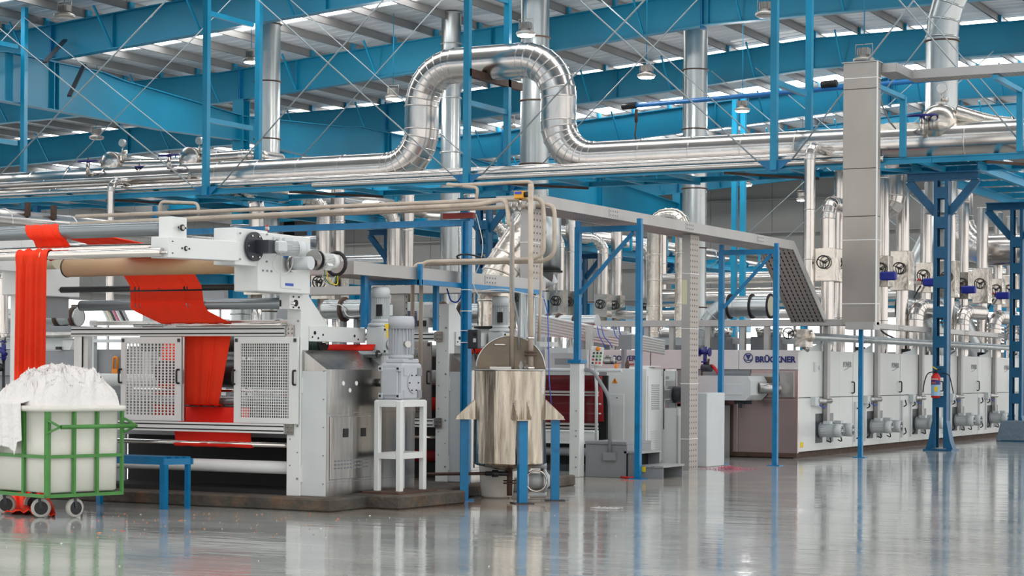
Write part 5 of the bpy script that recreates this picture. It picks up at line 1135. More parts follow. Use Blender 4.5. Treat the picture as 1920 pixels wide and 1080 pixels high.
cyl((mx0 - 1, my - .15, zz_(808)), (mx1, my - .15, zz_(808)), .02, 8).o('lower_tube', WHITE, t); cyl((mx0 - 1, my + .1, .3), (mx1, my + .1, .3), .07, 12).o('bottom_tube', MGREY, t)
box(mx0, mx1, my + .3, my + .36, 0.0, zz_(704)).o('interior_shade_panel', DARK, t); box(mx0 - 1.0, mx1, my - .1, my + .3, 0, .1).o('base_frame', DKCH, t)  # dark sheet behind the windows stands in for interior shade
cyl((mx0 - 1.2, my - .12, zz_(694)), (-12.85, my - .12, zz_(694)), .03, 10).o('rail_pipe', LGREY, t)
# control pendant
c = onY(1119, 668, 27.6); t = thing('control_pendant', 'small white push-button box with orange mushroom button', 'control box', c); U = V((.97, .1, .1)).normalized()
b = B(); n_ = V((-.1, -1, .12)).normalized(); w_ = (RV * .98 + ZV * .0).normalized(); up_ = (ZV + RV * .12).normalized()
b.bar(c - up_ * .15, c + up_ * .15, .19, .12, up=DV); pdn = b.o('pendant_body', WHITE, t, bevel=.01); b = B()
cols = [[BLACK, BLACK, BLACK], [BLACK, MATS['green_painted_steel'], MATS['green_painted_steel']], [PRED, BLACK, MATS['green_painted_steel']], [BLACK, PRED, PRED]]
for j in range(4):
    for i in range(3): q = c - DV * .062 + up_ * (.05 - .052 * j) + RV * (-.055 + .055 * i); cyl(q, q - DV * .015, .017, 10).o('push_button', cols[j][i], pdn)
q = c - DV * .062 + up_ * .115; B().lathe(q, -DV, [(0, .02), (.02, .02), (.022, .036), (.035, .036), (.045, .015)], 16).o('mushroom_button', ORANGE, pdn)
tube([c - up_ * .15, V((c.x, c.y, 1.3)), V((c.x, c.y, .0))], .025, 8).o('pendant_stem', LGREY, t)
tag(motor(None, V(onY(1133, 676, 28.4)), (1, 0, .0), .06, .2, STEEL, name='small_geared_motor'), 'small steel motor behind the push-button box', 'motor')
# ================================================================== the long oven
OX, OXL, OY = -12.25, -17.75, 34.65; OZ = 2.02; ZS = 1.13
CH = 3.27
LOGO = mat('logo_blue', srgb(34, 44, 110), .5); LOGOG = mat('logo_grey', srgb(150, 152, 156), .5)
PINK_CAST = mat('pink_cast_stainless', srgb(206, 182, 178), .22, .85, vary=.05, vscale=1)  # reddish reflection of nearby cloth put into the base colour
def power_logo(par, o, ux, s, m, m2):
    text('POWER', s, m, par, o, ux, (0, 0, 1), 'lettering', bold=.002)
    o = V(o); u = V(ux); un = u.cross(ZV)
    pts = [o + u * s * (.1 + .34 * k) + ZV * s * (-.42 + .035 * k * k * .25) + un * .002 for k in range(9)]
    b = B()
    for p, q in zip(pts, pts[1:]): b.bar(p, q, s * .07, .004, up=un)
    b.o('swoosh', m2, par)
def chamber(k, lab):
    y0 = OY + CH * k; y1 = y0 + CH - .012
    t = thing('oven_chamber', lab, 'oven', (OX, y0, 0), 'white enamel oven chambers in a row')
    box(OXL, OX - .04, y0, y1, .12, OZ - .01).o('chamber_body', MGREY, t)
    box(OXL, OX - .08, y0, y1, 0, .12).o('base_frame', RUST, t)
    a, b_, c_ = y0 + .008, y0 + (2.42 if k == 0 else 1.82), y0 + CH - .02
    def panel(ya, yb, za, zb_, nm='door_panel'): return box(OX - .04, OX, ya, yb, za, zb_).o(nm, OVENM, t, bevel=.004)
    if k == 0:
        panel(a, b_ - .005, ZS + .008, OZ); p2 = panel(b_ + .005, c_, ZS + .008, OZ); panel(a, b_ - .005, .12, ZS - .008); panel(b_ + .005, c_, .12, ZS - .008); ml = (1.25, 1.9)
        box(OX, OX + .004, a + .12, a + .3, .2, .3).o('yellow_sticker', YEL, t)
        lk = B(); lk.box(OX, OX + .02, a + .86, a + .96, 1.62, 1.8); lk.box(OX, OX + .03, a + 1.15, a + 1.22, 1.66, 1.74); lk.box(OX, OX + .02, a + .96, a + 1.15, 1.7, 1.72); lk.o('door_lock', LGREY, t)
    else:
        panel(a, b_ - .005, ZS + .008, OZ); p2 = panel(b_ + .005, c_, ZS + .008, OZ); panel(a, a + .62, .12, ZS - .008); panel(a + .64, b_ - .005, .12, ZS - .008); panel(b_ + .005, c_, .12, ZS - .008); ml = (1.55, 2.2)
        for yy in (a + .05, a + .72):
            box(OX, OX + .03, yy, yy + .08, .22, 1.02).o('door_edge_strip', LGREY, t)
            for z in (.35, .95): tube(rounded([(OX + .03, yy + .1, z - .07), (OX + .09, yy + .12, z - .03), (OX + .09, yy + .02, z + .07)], .03), .014, 6).o('door_handle', BLACK, t)
    yh = c_ - .07; tube(rounded([(OX, yh, 1.2), (OX + .06, yh, 1.2), (OX + .06, yh, 1.42), (OX, yh, 1.42)], .03), .014, 6).o('door_handle', BLACK, t)
    power_logo(t, (OX + .003, c_ - .62, 1.72), (0, 1, 0), .15, LOGOG, MATS['signal_red'] if False else LOGOG)
    # fan motors on flat plates, the recess shade put into the plate colour
    for j, my in enumerate(ml):
        yy = y0 + my - (.35 if k else .0)
        r_ = box(OX + .001, OX + .006, yy - .26, yy + .14, .26, .82).o('recess_shade_plate', MGREY if j else DKCH, t, bevel=0)
        mo = motor(t, (OX + .0, yy, .5), (1, -.05, 0), .13, .46, LGREY, name='fan_motor', fins=12)
        cyl((OX, yy, .5), (OX + .05, yy, .5), .15, 16).o('mount_flange', MGREY, mo); tube(rounded([(OX + .2, yy + .02, .36), (OX + .22, yy + .04, .26), (OX + .12, yy + .08, .3)], .05), .012, 5).o('cable', BLACK, mo)
    # damper cylinder and its bracket
    cy = y0 + ml[0] - (.35 if k else 0) - .55
    box(OX, OX + .1, cy, cy + .22, .98, 1.14).o('cylinder_bracket', LGREY, t); cyl((OX + .07, cy + .2, 1.06), (OX + .07, cy + .95, 1.06), .055, 12).o('pneumatic_cylinder', STEEL, t)
    tube([(OX + .08, cy + .25, 1.0), (OX + .1, cy + .5, .93), (OX + .08, cy + .85, .97)], .012, 5).o('blue_hose', BWIRE, t)
    # tall grey channel with swan neck
    ch = y0 + ml[0] + .22 - (.35 if k else 0)
    box(OX + .02, OX + .1, ch - .08, ch + .08, .56, 2.5).o('channel_post', TRAY, t)
    b = B(); b.prism([(ch - .1, 2.5), (ch - .1, 2.18), (ch - .5, 2.1), (ch - 1.1, 2.05), (ch - 1.1, 2.02), (ch - .1, 2.02), (ch, 2.02), (ch, 2.5)], 'x', OX - .06, OX - .04); b.o('bracket_plate', LGREY, t)
    return t
labs = ['first white oven chamber, with yellow sticker and door lock', 'second white oven chamber, behind the single thin blue post', 'third white oven chamber from the corner', 'fourth white oven chamber, just right of the extinguisher column', 'fifth white oven chamber from the corner', 'sixth white oven chamber, by the rightmost column', 'last oven chamber beyond the right edge']
for k in range(7): chamber(k, labs[k])
# the stainless end wall
t = thing('oven_end_wall', 'stainless oven end wall tinted with a painted pink reflection, with the BRÜCKNER lettering', 'oven', (OX, OY - .06, .06)); ey = OY - .06
zt_ = 1.655
def ep(px0, px1, z0, z1, m=PINK_CAST, y=ey, d=.05, n='end_panel'): return box(XY(px0, y), XY(px1, y), y, y + d, z0, z1).o(n, m, t, bevel=.003)
UP = mat('oven_end_enamel', srgb(216, 210, 210), .22, vary=.03)
for a, b_ in ((1022, 1105), (1106, 1219), (1221, 1385), (1386, 1497)): ep(a, b_, zt_, OZ, UP, n='upper_panel')
for a, b_ in ((1160, 1250), (1251, 1384), (1385, 1497)): ep(a, b_, .1, 1.12, PINK_CAST)
ep(1160, 1408, 1.13, zt_ - .01, MGREY, ey + .03, .02); ep(1409, 1497, 1.13, zt_ - .01, PINK_CAST)
ep(1408, 1461, 1.2, 1.58, STEEL, ey - .03, .03, 'slot_frame'); ep(1462, 1489, 1.14, 1.62, STEEL, ey - .04, .04, 'slot_cover')
ep(1412, 1460, 1.3, 1.52, MATS['dull_stainless'], ey - .035, .006, 'slot_plate')
box(OXL, OX, ey, OY, 0.02, .1).o('base_frame', RUST, t)
zl = onY(1415, 679, ey).z; x0 = XY(1416, ey - .01)
text('BRÜCKNER', .155, LOGO, t, (x0, ey - .008, zl), (1, 0, 0), (0, 0, 1), 'lettering', bold=.006)
cx, cz = XY(1403.5, ey), onY(1403, 671, ey).z; b = B(); b.tube(b.ring(V((cx, ey - .008, cz)), V((1, 0, 0)), ZV, .088, 28), .008, 5, closed=True)
b.prism([(cx - .055, cz + .06), (cx + .055, cz + .06), (cx + .008, cz - .035), (cx - .008, cz - .035)], 'y', ey - .01, ey - .004); b.tube([(cx - .07, ey - .008, cz - .03), (cx - .035, ey - .008, cz - .045), (cx, ey - .008, cz - .05), (cx + .035, ey - .008, cz - .045), (cx + .07, ey - .008, cz - .03)], .008, 5); b.o('round_emblem', LOGO, t)
power_logo(t, (XY(1150, ey), ey - .008, onY(1150, 676, ey).z), (1, 0, 0), .14, LOGO, PRED); text('Frame', .085, PRED, t, (XY(1171, ey), ey - .008, onY(1150, 686, ey).z), (1, 0, .08), (0, 0, 1), 'lettering')
power_logo(t, (XY(1026, ey), ey - .008, onY(1026, 677, ey).z), (1, 0, 0), .09, LOGOG, LOGOG)
web_ = B().sheet([[(OXL + .6, y_, 1.02 + .02 * math.sin(y_ * 2)), (-13.7, y_, 1.02 + .02 * math.sin(y_ * 2))] for y_ in [29.4 + .5 * k for k in range(11)]]); tag(web_.o('added_tint_web', WINE, thick=.01), 'flat red fabric web added before the oven for its pink reflection, behind the control cabinet', 'fabric')  # mostly hidden web, added to reflect pink onto the end wall
for y_ in (29.5, 32, 34.2): tag(cyl((OXL + .5, y_, .96), (-13.6, y_, .96), .05, 14).o('carrier_roller', STEEL), {29.5: 'front steel carrier roller under the red fabric web', 32: 'middle steel carrier roller under the red fabric web', 34.2: 'rear steel carrier roller under the red fabric web'}[y_], 'roller')
for x_ in (OXL + .4, -13.6): tag(box(x_ - .06, x_ + .06, 29.3, 34.5, 0, .98).o('conveyor_wall', MGREY), 'grey side wall of the fabric conveyor, ' + ('far side' if x_ < -15 else 'near side'), 'wall')
# feeding head box in front of the end wall
hy = 33.7; t = thing('chain_rail_head', 'grey white box beam pointing into the oven slot', 'conveyor', (XY(1405, hy), hy, 1.1)); xa, xb = XY(1292, hy), XY(1408, hy); za, zb2 = onY(1400, 751, hy).z, onY(1400, 705, hy).z
b = B(); b.prism([(xa, za), (xb - .1, za), (xb, za + .1), (xb, zb2 - .1), (xb - .06, zb2), (xa, zb2)], 'y', hy, hy + .85); hd = b.o('head_body', LGREY, t); box(XY(1362, hy), XY(1394, hy), hy - .01, hy, za + .1, za + .3).o('hatch', LGREY, hd, bevel=.004)
cyl((xb, hy + .4, (za + zb2) / 2), (xb + .3, hy + .7, (za + zb2) / 2), .1, 18).o('drive_shaft_cover', STEEL, t); b = B(); b.box(xb - .4, xb - .05, hy + .2, hy + .35, za - .07, za); b.box(xb - .3, xb - .22, hy + .15, hy + .3, za - .14, za - .05); b.o('chain_tensioner', DKCH, t)
box(xa + .1, xa + .25, hy + .2, hy + .6, 0, za).o('head_leg', MGREY, t)
q = onY(1327, 690, 33.9); t = thing('red_black_valve_train', 'small black and red valve train on the feeding head', 'valve', (q.x, q.y, zb2))
cyl(q - V((.12, 0, 0)), q + V((.08, 0, 0)), .07, 12).o('solenoid', DKCH, t); tube(rounded([q + V((.08, 0, .05)), q + V((.16, 0, -.02)), q + V((.22, 0, -.12)), q + V((.3, 0, -.14))], .05), .03, 8).o('red_lever', PRED, t); cyl(q - V((.12, 0, .04)), V((q.x - .12, q.y, zb2)), .02, 6).o('stem', RUST, t); cyl(q + V((0, 0, .07)), q + V((.02, 0, .17)), .025, 8).o('stem', RUST, t)
q = onY(1322, 660, 34.0); t = thing('blue_globe_valve', 'dark blue globe valve beside the perforated column', 'valve', q)
b = B(); b.cyl(q - V((.1, 0, 0)), q + V((.08, 0, 0)), .05, 10); b.cyl(q - V((0, 0, .32)), q + V((0, 0, .1)), .035, 10); b.cyl(q + V((.08, 0, 0)), q + V((.1, 0, 0)), .085, 14); b.cyl(q - V((.1, 0, 0)), q - V((.12, 0, 0)), .085, 14); b.cyl(q - V((0, 0, .2)), q - V((0, 0, .17)), .075, 12); b.o('valve_body', NAVY, t); cyl((q.x, q.y, q.z - .32), (q.x, q.y, 1.6), .025, 8).o('feed_pipe', STEEL, t)
# collector pipe along the oven with brackets
t = thing('collector_pipe', 'grey horizontal pipe running just above the oven doors', 'pipe', (-11.9, 35.5, 2.3))
clad_pipe(t, [(-12.0, YX(1520, -12.0), 2.27), (-12.0, 57, 2.27)], .075, GALV, .2, 3.2, 14, 3, .01)
B().lathe((-12.0, YX(1520, -12.0), 2.27), (0, -1, 0), [(0, .1), (.04, .1), (.05, .02)], 16).o('end_cap', CRUM, t)
q = onX(1478, 625, -12.3); t = thing('oven_front_valve', 'black-wheeled valve with white bonnet at the oven roof corner', 'valve', q)
handwheel(t, q, (.3, -1, 0), .1, BLACK); cyl(q + V((.0, .05, 0)), q + V((.3, .4, 0)), .06, 10).o('valve_neck', STEEL, t); B().box(q.x + .1, q.x + .3, q.y + .1, q.y + .5, q.z - .25, q.z + .08).o('foil_box', CRUM, t); cyl((q.x + .2, q.y + .3, q.z - .25), (q.x + .2, q.y + .5, OZ), .04, 8).o('feed_pipe', STEEL, t)
# valve drops above the near oven
DX = -13.0
def drop(px, pby0, pby1, bw, Y=None, X=DX, bend_top=None, act=False, elbow=False, lab='', lod=0, grp='foil-boxed valve drops over the ovens', pr=None):
    y = YX(px, X); c0, c1 = onX(px, pby1, X), onX(px, pby0, X); t = thing('valve_drop', lab, 'pipe', (X, y, OZ), grp)
    pr = pr or bw * .36; ztop = 5.95 if not bend_top else bend_top
    pts = [(X, y, c1.z), (X, y, ztop)]
    if bend_top: pts += [(X - 1.6, y + .1, ztop)] if False else [(X, y + 1.5, ztop)]
    clad_pipe(t, pts, pr, ALU, pr * 2.2, 1.3, 16 if not lod else 12, 5, .01)
    b = B().box(X - bw / 2, X + bw / 2, y - bw / 2, y + bw / 2, c0.z, c1.z); bx = b.o('foil_valve_box', CRUM, t, bevel=.01)
    handwheel(bx, (X + .0, y - bw / 2 - .08, (c0.z + c1.z) / 2 + .05), (.15, -1, 0), .13, BLACK, t=.014)
    zb0 = OZ + .0
    if lod: cyl((X, y, zb0), (X, y, c0.z), pr * .9, 12).o('lower_pipe', ALU, t)
    else:
        clad_pipe(t, [(X, y, c0.z), (X, y, zb0)], pr * .88, ALU, .2, 1.0, 16, 3, .008)
    if act:
        q = V((X - .12, y - bw / 2 - .16, c0.z + (c1.z - c0.z) * .33)); U2 = V((1, .08, 0)).normalized()
        b = B(); b.bar(q + U2 * .16, q + U2 * .52, .2, .19, up=ZV); a_ = b.o('blue_actuator', ACTB, t, bevel=.03)
        b = B(); b.bar(q - U2 * .15, q + U2 * .12, .07, .07, up=ZV); b.cyl(q - U2 * .42, q - U2 * .15, .09, 8); b.cyl(q - U2 * .2, q - U2 * .1, .1, 12); b.o('valve_yoke', STEEL, a_); cyl(q + U2 * .02 + V((0, 0, .04)), q + U2 * .1 + V((0, 0, .06)), .035, 8).o('red_tag', PRED, a_)
        tube(rounded([q + U2 * .1 - V((0, 0, .08)), q - U2 * .1 - V((0, 0, .4)), q - V((0, 0, .9)), q + U2 * .2 - V((0, 0, 1.25)), q + U2 * .5 - V((0, 0, 1.38))], .4), .022, 6).o('grey_conduit', DKCH, a_)
    if elbow:
        ye = y + .55; zc_ = c0.z - .35; e = thing('elbow_stub', 'capped silver elbow on the oven roof, by the ' + lab.replace('valve drop', 'drop'), 'pipe', (X + .3, ye - .6, OZ), 'capped elbows on the oven roof')
        clad_pipe(e, [(X + .32, ye - .55, OZ), (X + .32, ye - .55, zc_), (X + .55, ye + .5, zc_)], .17, ALU, .32, .7, 18, 5, .01)
        q = V((X + .55, ye + .5, zc_)); B().lathe(q, (.2, 1, 0), [(0, .185), (.015, .185), (.02, .1)], 18).o('end_cap', ALU, e)
    return t
drop(1551, 466, 528, .42, lab='valve drop left of the rectangular duct', bend_top=5.1)
drop(1574, 468, 530, .38, X=-13.4, lab='valve drop half hidden by the rectangular duct')
drop(1655, 480, 538, .36, act=True, lab='valve drop right beside the rectangular duct')
drop(1691, 471, 545, .44, elbow=True, lab='second valve drop right of the rectangular duct')
drop(1735, 493, 549, .38, act=True, lab='valve drop just left of the extinguisher column')
drop(1779, 489, 558, .42, lab='valve drop just right of the extinguisher column', elbow=True)
drop(1806, 510, 561, .36, act=True, lab='valve drop with blue actuator midway between the two right columns')
drop(1841, 503, 569, .42, elbow=True, lab='valve drop midway between the two right columns')
drop(1870, 523, 571, .34, act=True, lab='valve drop just left of the rightmost column')
drop(1896, 517, 577, .42, elbow=True, lab='valve drop behind the rightmost column')
# large elbow pipes with black flanges above the oven
def flanged(pts, r, lab, rings, bend=.5, m=GALV, cap=None, rm=DARK):
    t = thing('exhaust_duct', lab, 'duct', pts[0]); clad_pipe(t, pts, r, m, bend, .9, 26, 5, .01)
    for (a, d) in rings:
        a = V(a); d = V(d).normalized(); B().lathe(a - d * .02, d, [(0, r), (.001, r + .045), (.03, r + .045), (.031, r)], 26).o('black_flange', rm, t)
    if cap: B().lathe(V(cap[0]), V(cap[1]), [(0, r * .98), (.01, r * .98), (.02, r * .9)], 26).o('end_cap', MATS['ivory_cylinder'], t)
    return t
dy = 37.4; f = lambda px, py: onY(px, py, dy); a, b_ = f(1445, 574), f(1350, 574)
flanged([(a.x, dy, a.z), (b_.x - .15, dy, a.z), (f(1318, 620).x, dy, a.z - 1.0 if False else OZ + .02)], .21, 'silver exhaust duct with black flanges seen through the second blue frame', [((f(1370, 574).x, dy, a.z), (1, 0, 0)), ((f(1411, 574).x, dy, a.z), (1, 0, 0)), ((a.x, dy, a.z), (1, 0, 0))], cap=((a.x, dy, a.z), (1, 0, 0)))
for (px, yy, lab) in ((1725, 45, 'silver elbow duct behind the second valve pair'), (1795, 51, 'silver elbow duct behind the extinguisher column')):
    q = onY(px, 590, yy); flanged([(q.x - .5, yy, q.z + .15), (q.x, yy, q.z + .12), (q.x + .6, yy, OZ)], .26, lab, [((q.x - .5, yy, q.z + .15), (1, 0, 0))], bend=.35)
for (px, Y, w) in ((1432, 36.2, .55), (1345, 36.2, .4), (1240, 36.6, .4), (1110, 36.4, .5)):
    q = onY(px, 640, Y); t = thing('roof_fan_box', 'grey metal box with silver collar on the oven roof, ' + {1432: 'left of the lettering valve', 1345: 'behind the second blue frame', 1240: 'above the control cabinet', 1110: 'above the push-button box'}[px], 'box', (q.x, Y, OZ))
    box(q.x - w / 2, q.x + w / 2, Y, Y + .6, OZ, OZ + .28).o('box_body', MGREY, t); B().lathe((q.x, Y + .3, OZ + .28), (0, 0, 1), [(0, w * .42), (.18, w * .5)], 16).o('collar', ALU, t)
for k, (px, h) in enumerate(((1152, .6), (1180, .5), (1215, .55), (1262, .62), (1395, .5), (1440, .6), (1330, .45))):
    q = onY(px, 640, 35.9); t = box(q.x - .05, q.x + .05, 35.8, 35.9, OZ, 2.5).o('short_post', MATS['cable_tray_grey']); tag(t, 'short grey post under the long oven tray, ' + ['just left of the blue hoses', 'right above the push-button box', 'just left of the door-like frame post', 'just left of the perforated column', 'near the first emblem', 'near the last letters', 'right of the perforated column'][k], 'post', 'short grey posts under the long tray') 
bx = tag(box(OXL, XY(1320, 36.6), 36.5, 36.7, OZ + .12, OZ + .26).o('roof_beam', LGREY), 'light grey beam lying along the oven roof below the long tray', 'beam'); bx2 = tag(box(XY(1320, 36.6) + .3, OX, 36.5, 36.7, OZ + .14, OZ + .26).o('roof_beam', LGREY), 'light grey beam on the oven roof behind the second blue frame', 'beam')
for k in range(7):
    y = OY + .9 + CH * k; t = thing('damper_motor', 'small black damper box on the oven roof above chamber ' + ['one', 'two', 'three', 'four', 'five', 'six', 'seven'][k], 'motor', (-12.4, y, OZ), 'black damper boxes on the oven roof'); box(-12.5, -12.35, y, y + .22, OZ + .02, OZ + .12).o('box_body', BLACK, t); box(-12.48, -12.45, y + .05, y + .1, OZ, OZ + .02).o('foot', MGREY, t); tube([(-12.42, y + .05, OZ + .12), (-12.42, y + .1, OZ + .35)], .015, 5).o('conduit', BLACK, t)
# wide blue cover with black louvres beyond, right
t = thing('blue_roof_cover', 'blue and black slanted cover over the oven roof between the right columns', 'cover', (-14, 52, OZ)); A = onX(1815, 600, -13.9); E_ = onX(1915, 628, -13.9)
for k in range(6): bar(V((-13.9 - .02 * k, A.y - 6, A.z - .1 * k + .3)), V((-13.9 - .02 * k, E_.y + 3, E_.z - .1 * k + .02)), .05, .06, up=ZV).o('louvre_slat', BLACK if k else BLUE, t)
bar((-14.1, A.y - 4, A.z + .35), (-14.1, E_.y + 3, E_.z + .12), .5, .05, up=ZV).o('cover_plate', mat('bright_blue_sheet', srgb(40, 130, 205), .4), t)
# extinguisher
ex = -11.08; e0 = onY(1757, 722, 40.0); t = thing('fire_extinguisher', 'red fire extinguisher hung on the blue battened column', 'extinguisher', (e0.x, 39.93, e0.z - .25))
xx, yy, z0 = e0.x, 39.9, e0.z - .27
B().lathe((xx, yy, z0), (0, 0, 1), [(0, .07), (.015, .095), (.44, .095), (.5, .06), (.52, .035)], 24).o('cylinder_body', PRED, t)
lb = B(); n = 14; r = .0965; vs = []
for z in (z0 + .05, z0 + .36): vs += [(xx + r * math.cos(-PI * (k / n)), yy + r * math.sin(-PI * (k / n)), z) for k in range(n + 1)]
lb.add(vs, [(k, k + 1, n + 2 + k, n + 1 + k) for k in range(n)], True); lb.o('paper_label', mat('label_pale_blue', srgb(150, 190, 220), .5), t)
lb = B(); vs = []; r = .098
for z in (z0 + .28, z0 + .37): vs += [(xx + r * math.cos(-PI * (k / n)), yy + r * math.sin(-PI * (k / n)), z) for k in range(n + 1)]
lb.add(vs, [(k, k + 1, n + 2 + k, n + 1 + k) for k in range(n)], True); lb.o('label_band', NAVY, t)
text('POWDER', .038, WHT, t, (xx - .085, yy - .1, z0 + .38), (1, 0, 0), (0, 0, 1), 'lettering'); text('ABC', .05, ORANGE, t, (xx - .06, yy - .1, z0 + .3), (1, 0, 0), (0, 0, 1), 'lettering')
box(xx + .0, xx + .07, yy - .1, yy - .097, z0 + .14, z0 + .24).o('yellow_label', YEL, t)
b = B(); b.cyl((xx, yy, z0 + .52), (xx, yy, z0 + .58), .03, 10); b.bar((xx - .02, yy, z0 + .58), (xx + .12, yy, z0 + .6), .02); b.o('valve_head', DARK, t); bar((xx - .08, yy, z0 + .66), (xx + .03, yy, z0 + .59), .02).o('squeeze_lever', YEL, t)
tube(rounded([(xx - .02, yy - .02, z0 + .55), (xx - .18, yy, z0 + .52), (xx - .25, yy, z0 + .3), (xx - .27, yy, z0 + .12)], .1), .012, 6).o('hose', BLACK, t); tube(rounded([(xx + .12, yy - .02, z0 + .52), (xx + .28, yy, z0 + .5), (xx + .33, yy, z0 + .3), (xx + .37, yy, z0 + .1)], .1), .012, 6).o('hose', BLACK, t)
# pink lint heap
q = onZ(1368, 880); b = B(); rnd = random.Random(3)
for i in range(420):
    a = rnd.uniform(0, 6.28); r = abs(rnd.gauss(0, .16)); s = rnd.uniform(.008, .03); h = max(0, .05 * math.exp(-(r / .18) ** 2)); p = V((q.x + r * math.cos(a) * 1.5, q.y + r * math.sin(a) * 1.3, h * rnd.random() + .004)); d = V((rnd.uniform(-1, 1), rnd.uniform(-1, 1), rnd.uniform(-.2, .5))).normalized()
    b.bar(p, p + d * s, s * .6, .004)
tag(b.o('lint_heap', PINKP), 'small heap of pink and maroon lint on the floor by the blue frame', 'lint', kind='stuff')
for k, (px, py, lab) in enumerate(((1136, 954, 'clear plastic scrap on the floor right of the tank'), (1135, 893, 'clear plastic strip at the foot of the grey steps'))):
    q = onZ(px, py); g = [[V((q.x + .035 * i - .16, q.y + .03 * j - .1, .006 + .018 * abs(math.sin(i * 1.7 + j) * math.sin(j * 1.3))))for i in range(11)] for j in range(7)]; tag(B().sheet(g).o('plastic_scrap', BAG), lab, 'plastic')
# ================================================================== laundry cart with white cloth
P0 = DV * 20.5 + RV * ((87 - 960) / F * 20.5); P1 = DV * 21.2 + RV * ((231 - 960) / F * 21.2)
P0 = V((P0.x, P0.y, 0)); U = (P1 - P0); CL = U.length; U.normalize(); Wd = -U.cross(ZV); CW = 1.08
if Wd.dot(RV) > 0: Wd = -Wd
cart = thing('laundry_cart', 'cream plastic tub cart in a green steel frame at the left front', 'cart', P0)
def cp(u, w, z): return P0 + U * u + Wd * w + ZV * z
zb_, zt_ = .245, 1.135
fr = B(); s = .04
def cbar(a, b_, w=.04, h=None, name='frame_bar'): bar(cp(*a), cp(*b_), w, h, up=None).o(name, GREEN, cart)
for (a, b_) in (((0, 0, zb_), (CL, 0, zb_)), ((0, CW, zb_), (CL, CW, zb_)), ((0, 0, zb_), (0, CW, zb_)), ((CL, 0, zb_), (CL, CW, zb_)), ((0, 0, .66), (CL, 0, .66)), ((0, 0, .66), (0, CW, .66)), ((CL, 0, .66), (CL, CW, .66)), ((0, CW, .66), (CL, CW, .66)), ((CL / 2, 0, zb_), (CL / 2, CW, zb_))): cbar(a, b_, .035)
for u in (.02, CL * .36, CL * .66, CL - .01):
    for w in (0, CW): cbar((u, w, zb_), (u, w, zt_), .05 if u < .1 else .033)
for w in (.42,):
    for u in (0, CL): cbar((u, w, zb_), (u, w, zt_ - (.0)), .033)
# tub
TU = B(); n = 8; prof = []
def ringpts(m_, z, r):
    pts = []
    for (cu, cw, a0) in ((CL - m_ - r, m_ + r, -PI / 2), (CL - m_ - r, CW - m_ - r, 0), (m_ + r, CW - m_ - r, PI / 2), (m_ + r, m_ + r, PI)):
        for k in range(7): a = a0 + PI / 2 * k / 6; pts.append(cp(cu + r * math.cos(a), cw + r * math.sin(a), z))
    return pts
lv = [ringpts(.06, .275, .03), ringpts(.035, .29, .045), ringpts(.028, .8, .05), ringpts(.022, 1.13, .05), ringpts(-.035, 1.135, .08), ringpts(-.05, 1.155, .09), ringpts(-.05, 1.18, .09), ringpts(-.035, 1.195, .08), ringpts(.03, 1.19, .05), ringpts(.06, .8, .05)]
m_ = len(lv[0]); TU.add([p for r in lv for p in r], [(j * m_ + i, j * m_ + (i + 1) % m_, (j + 1) * m_ + (i + 1) % m_, (j + 1) * m_ + i) for j in range(len(lv) - 1) for i in range(m_)], True); TU.add(lv[0], [tuple(range(m_))]); TU.add(lv[-1], [tuple(range(m_))]); TU.o('plastic_tub', PLAST, cart)
# push handle
hz = .975; a = cp(.06, -.16, hz); b_ = cp(CL + .02, -.1, hz)
tube([cp(.1, -.13, hz), cp(CL + .06, -.13, hz)], .024, 10).o('push_handle', GREEN, cart)
for u in (.0, CL):
    for z in (hz - .07, hz + .08): bar(cp(u + (.02 if u else 0), 0, z), cp(u + .09, -.13, hz), .035, .02).o('handle_bracket', GREEN, cart)
# castors
for (u, w, ang) in ((.14, .3, .3), (CL * .42, .07, .9), (.14, CW - .1, .2), (CL * .5, CW - .1, .5), (CL-.25, .5, .4)):
    if (u, w) == (CL-.25, .5): continue
    c = cp(u, w, .105); ax = (RV * math.cos(ang - .3) + DV * math.sin(ang - .3)); ax = (-DV * math.cos(ang) + RV * math.sin(ang) * .9).normalized()
    wh = B().lathe(c - ax * .025, ax, [(0, .07), (.0, .1), (.012, .105), (.038, .105), (.05, .1), (.05, .07)], 24).o('castor_wheel', mat('grey_tyre', srgb(190, 188, 184), .5) if 'grey_tyre' not in MATS else MATS['grey_tyre'], cart)
    cyl(c - ax * .03, c + ax * .03, .072, 18).o('wheel_hub', BLACK, wh)
    b = B(); s_ = ax.cross(ZV)
    for k in (-1, 1): b.bar(c + ax * .036 * k, c + ax * .036 * k + ZV * .11 + s_ * .02, .03, .006, up=ax)
    b.bar(c + ZV * .115 - ax * .04, c + ZV * .115 + ax * .04, .05, .012, up=ZV); b.cyl(c + ZV * .12, c + ZV * .14, .03, 10); b.o('castor_fork', DKCH, wh)
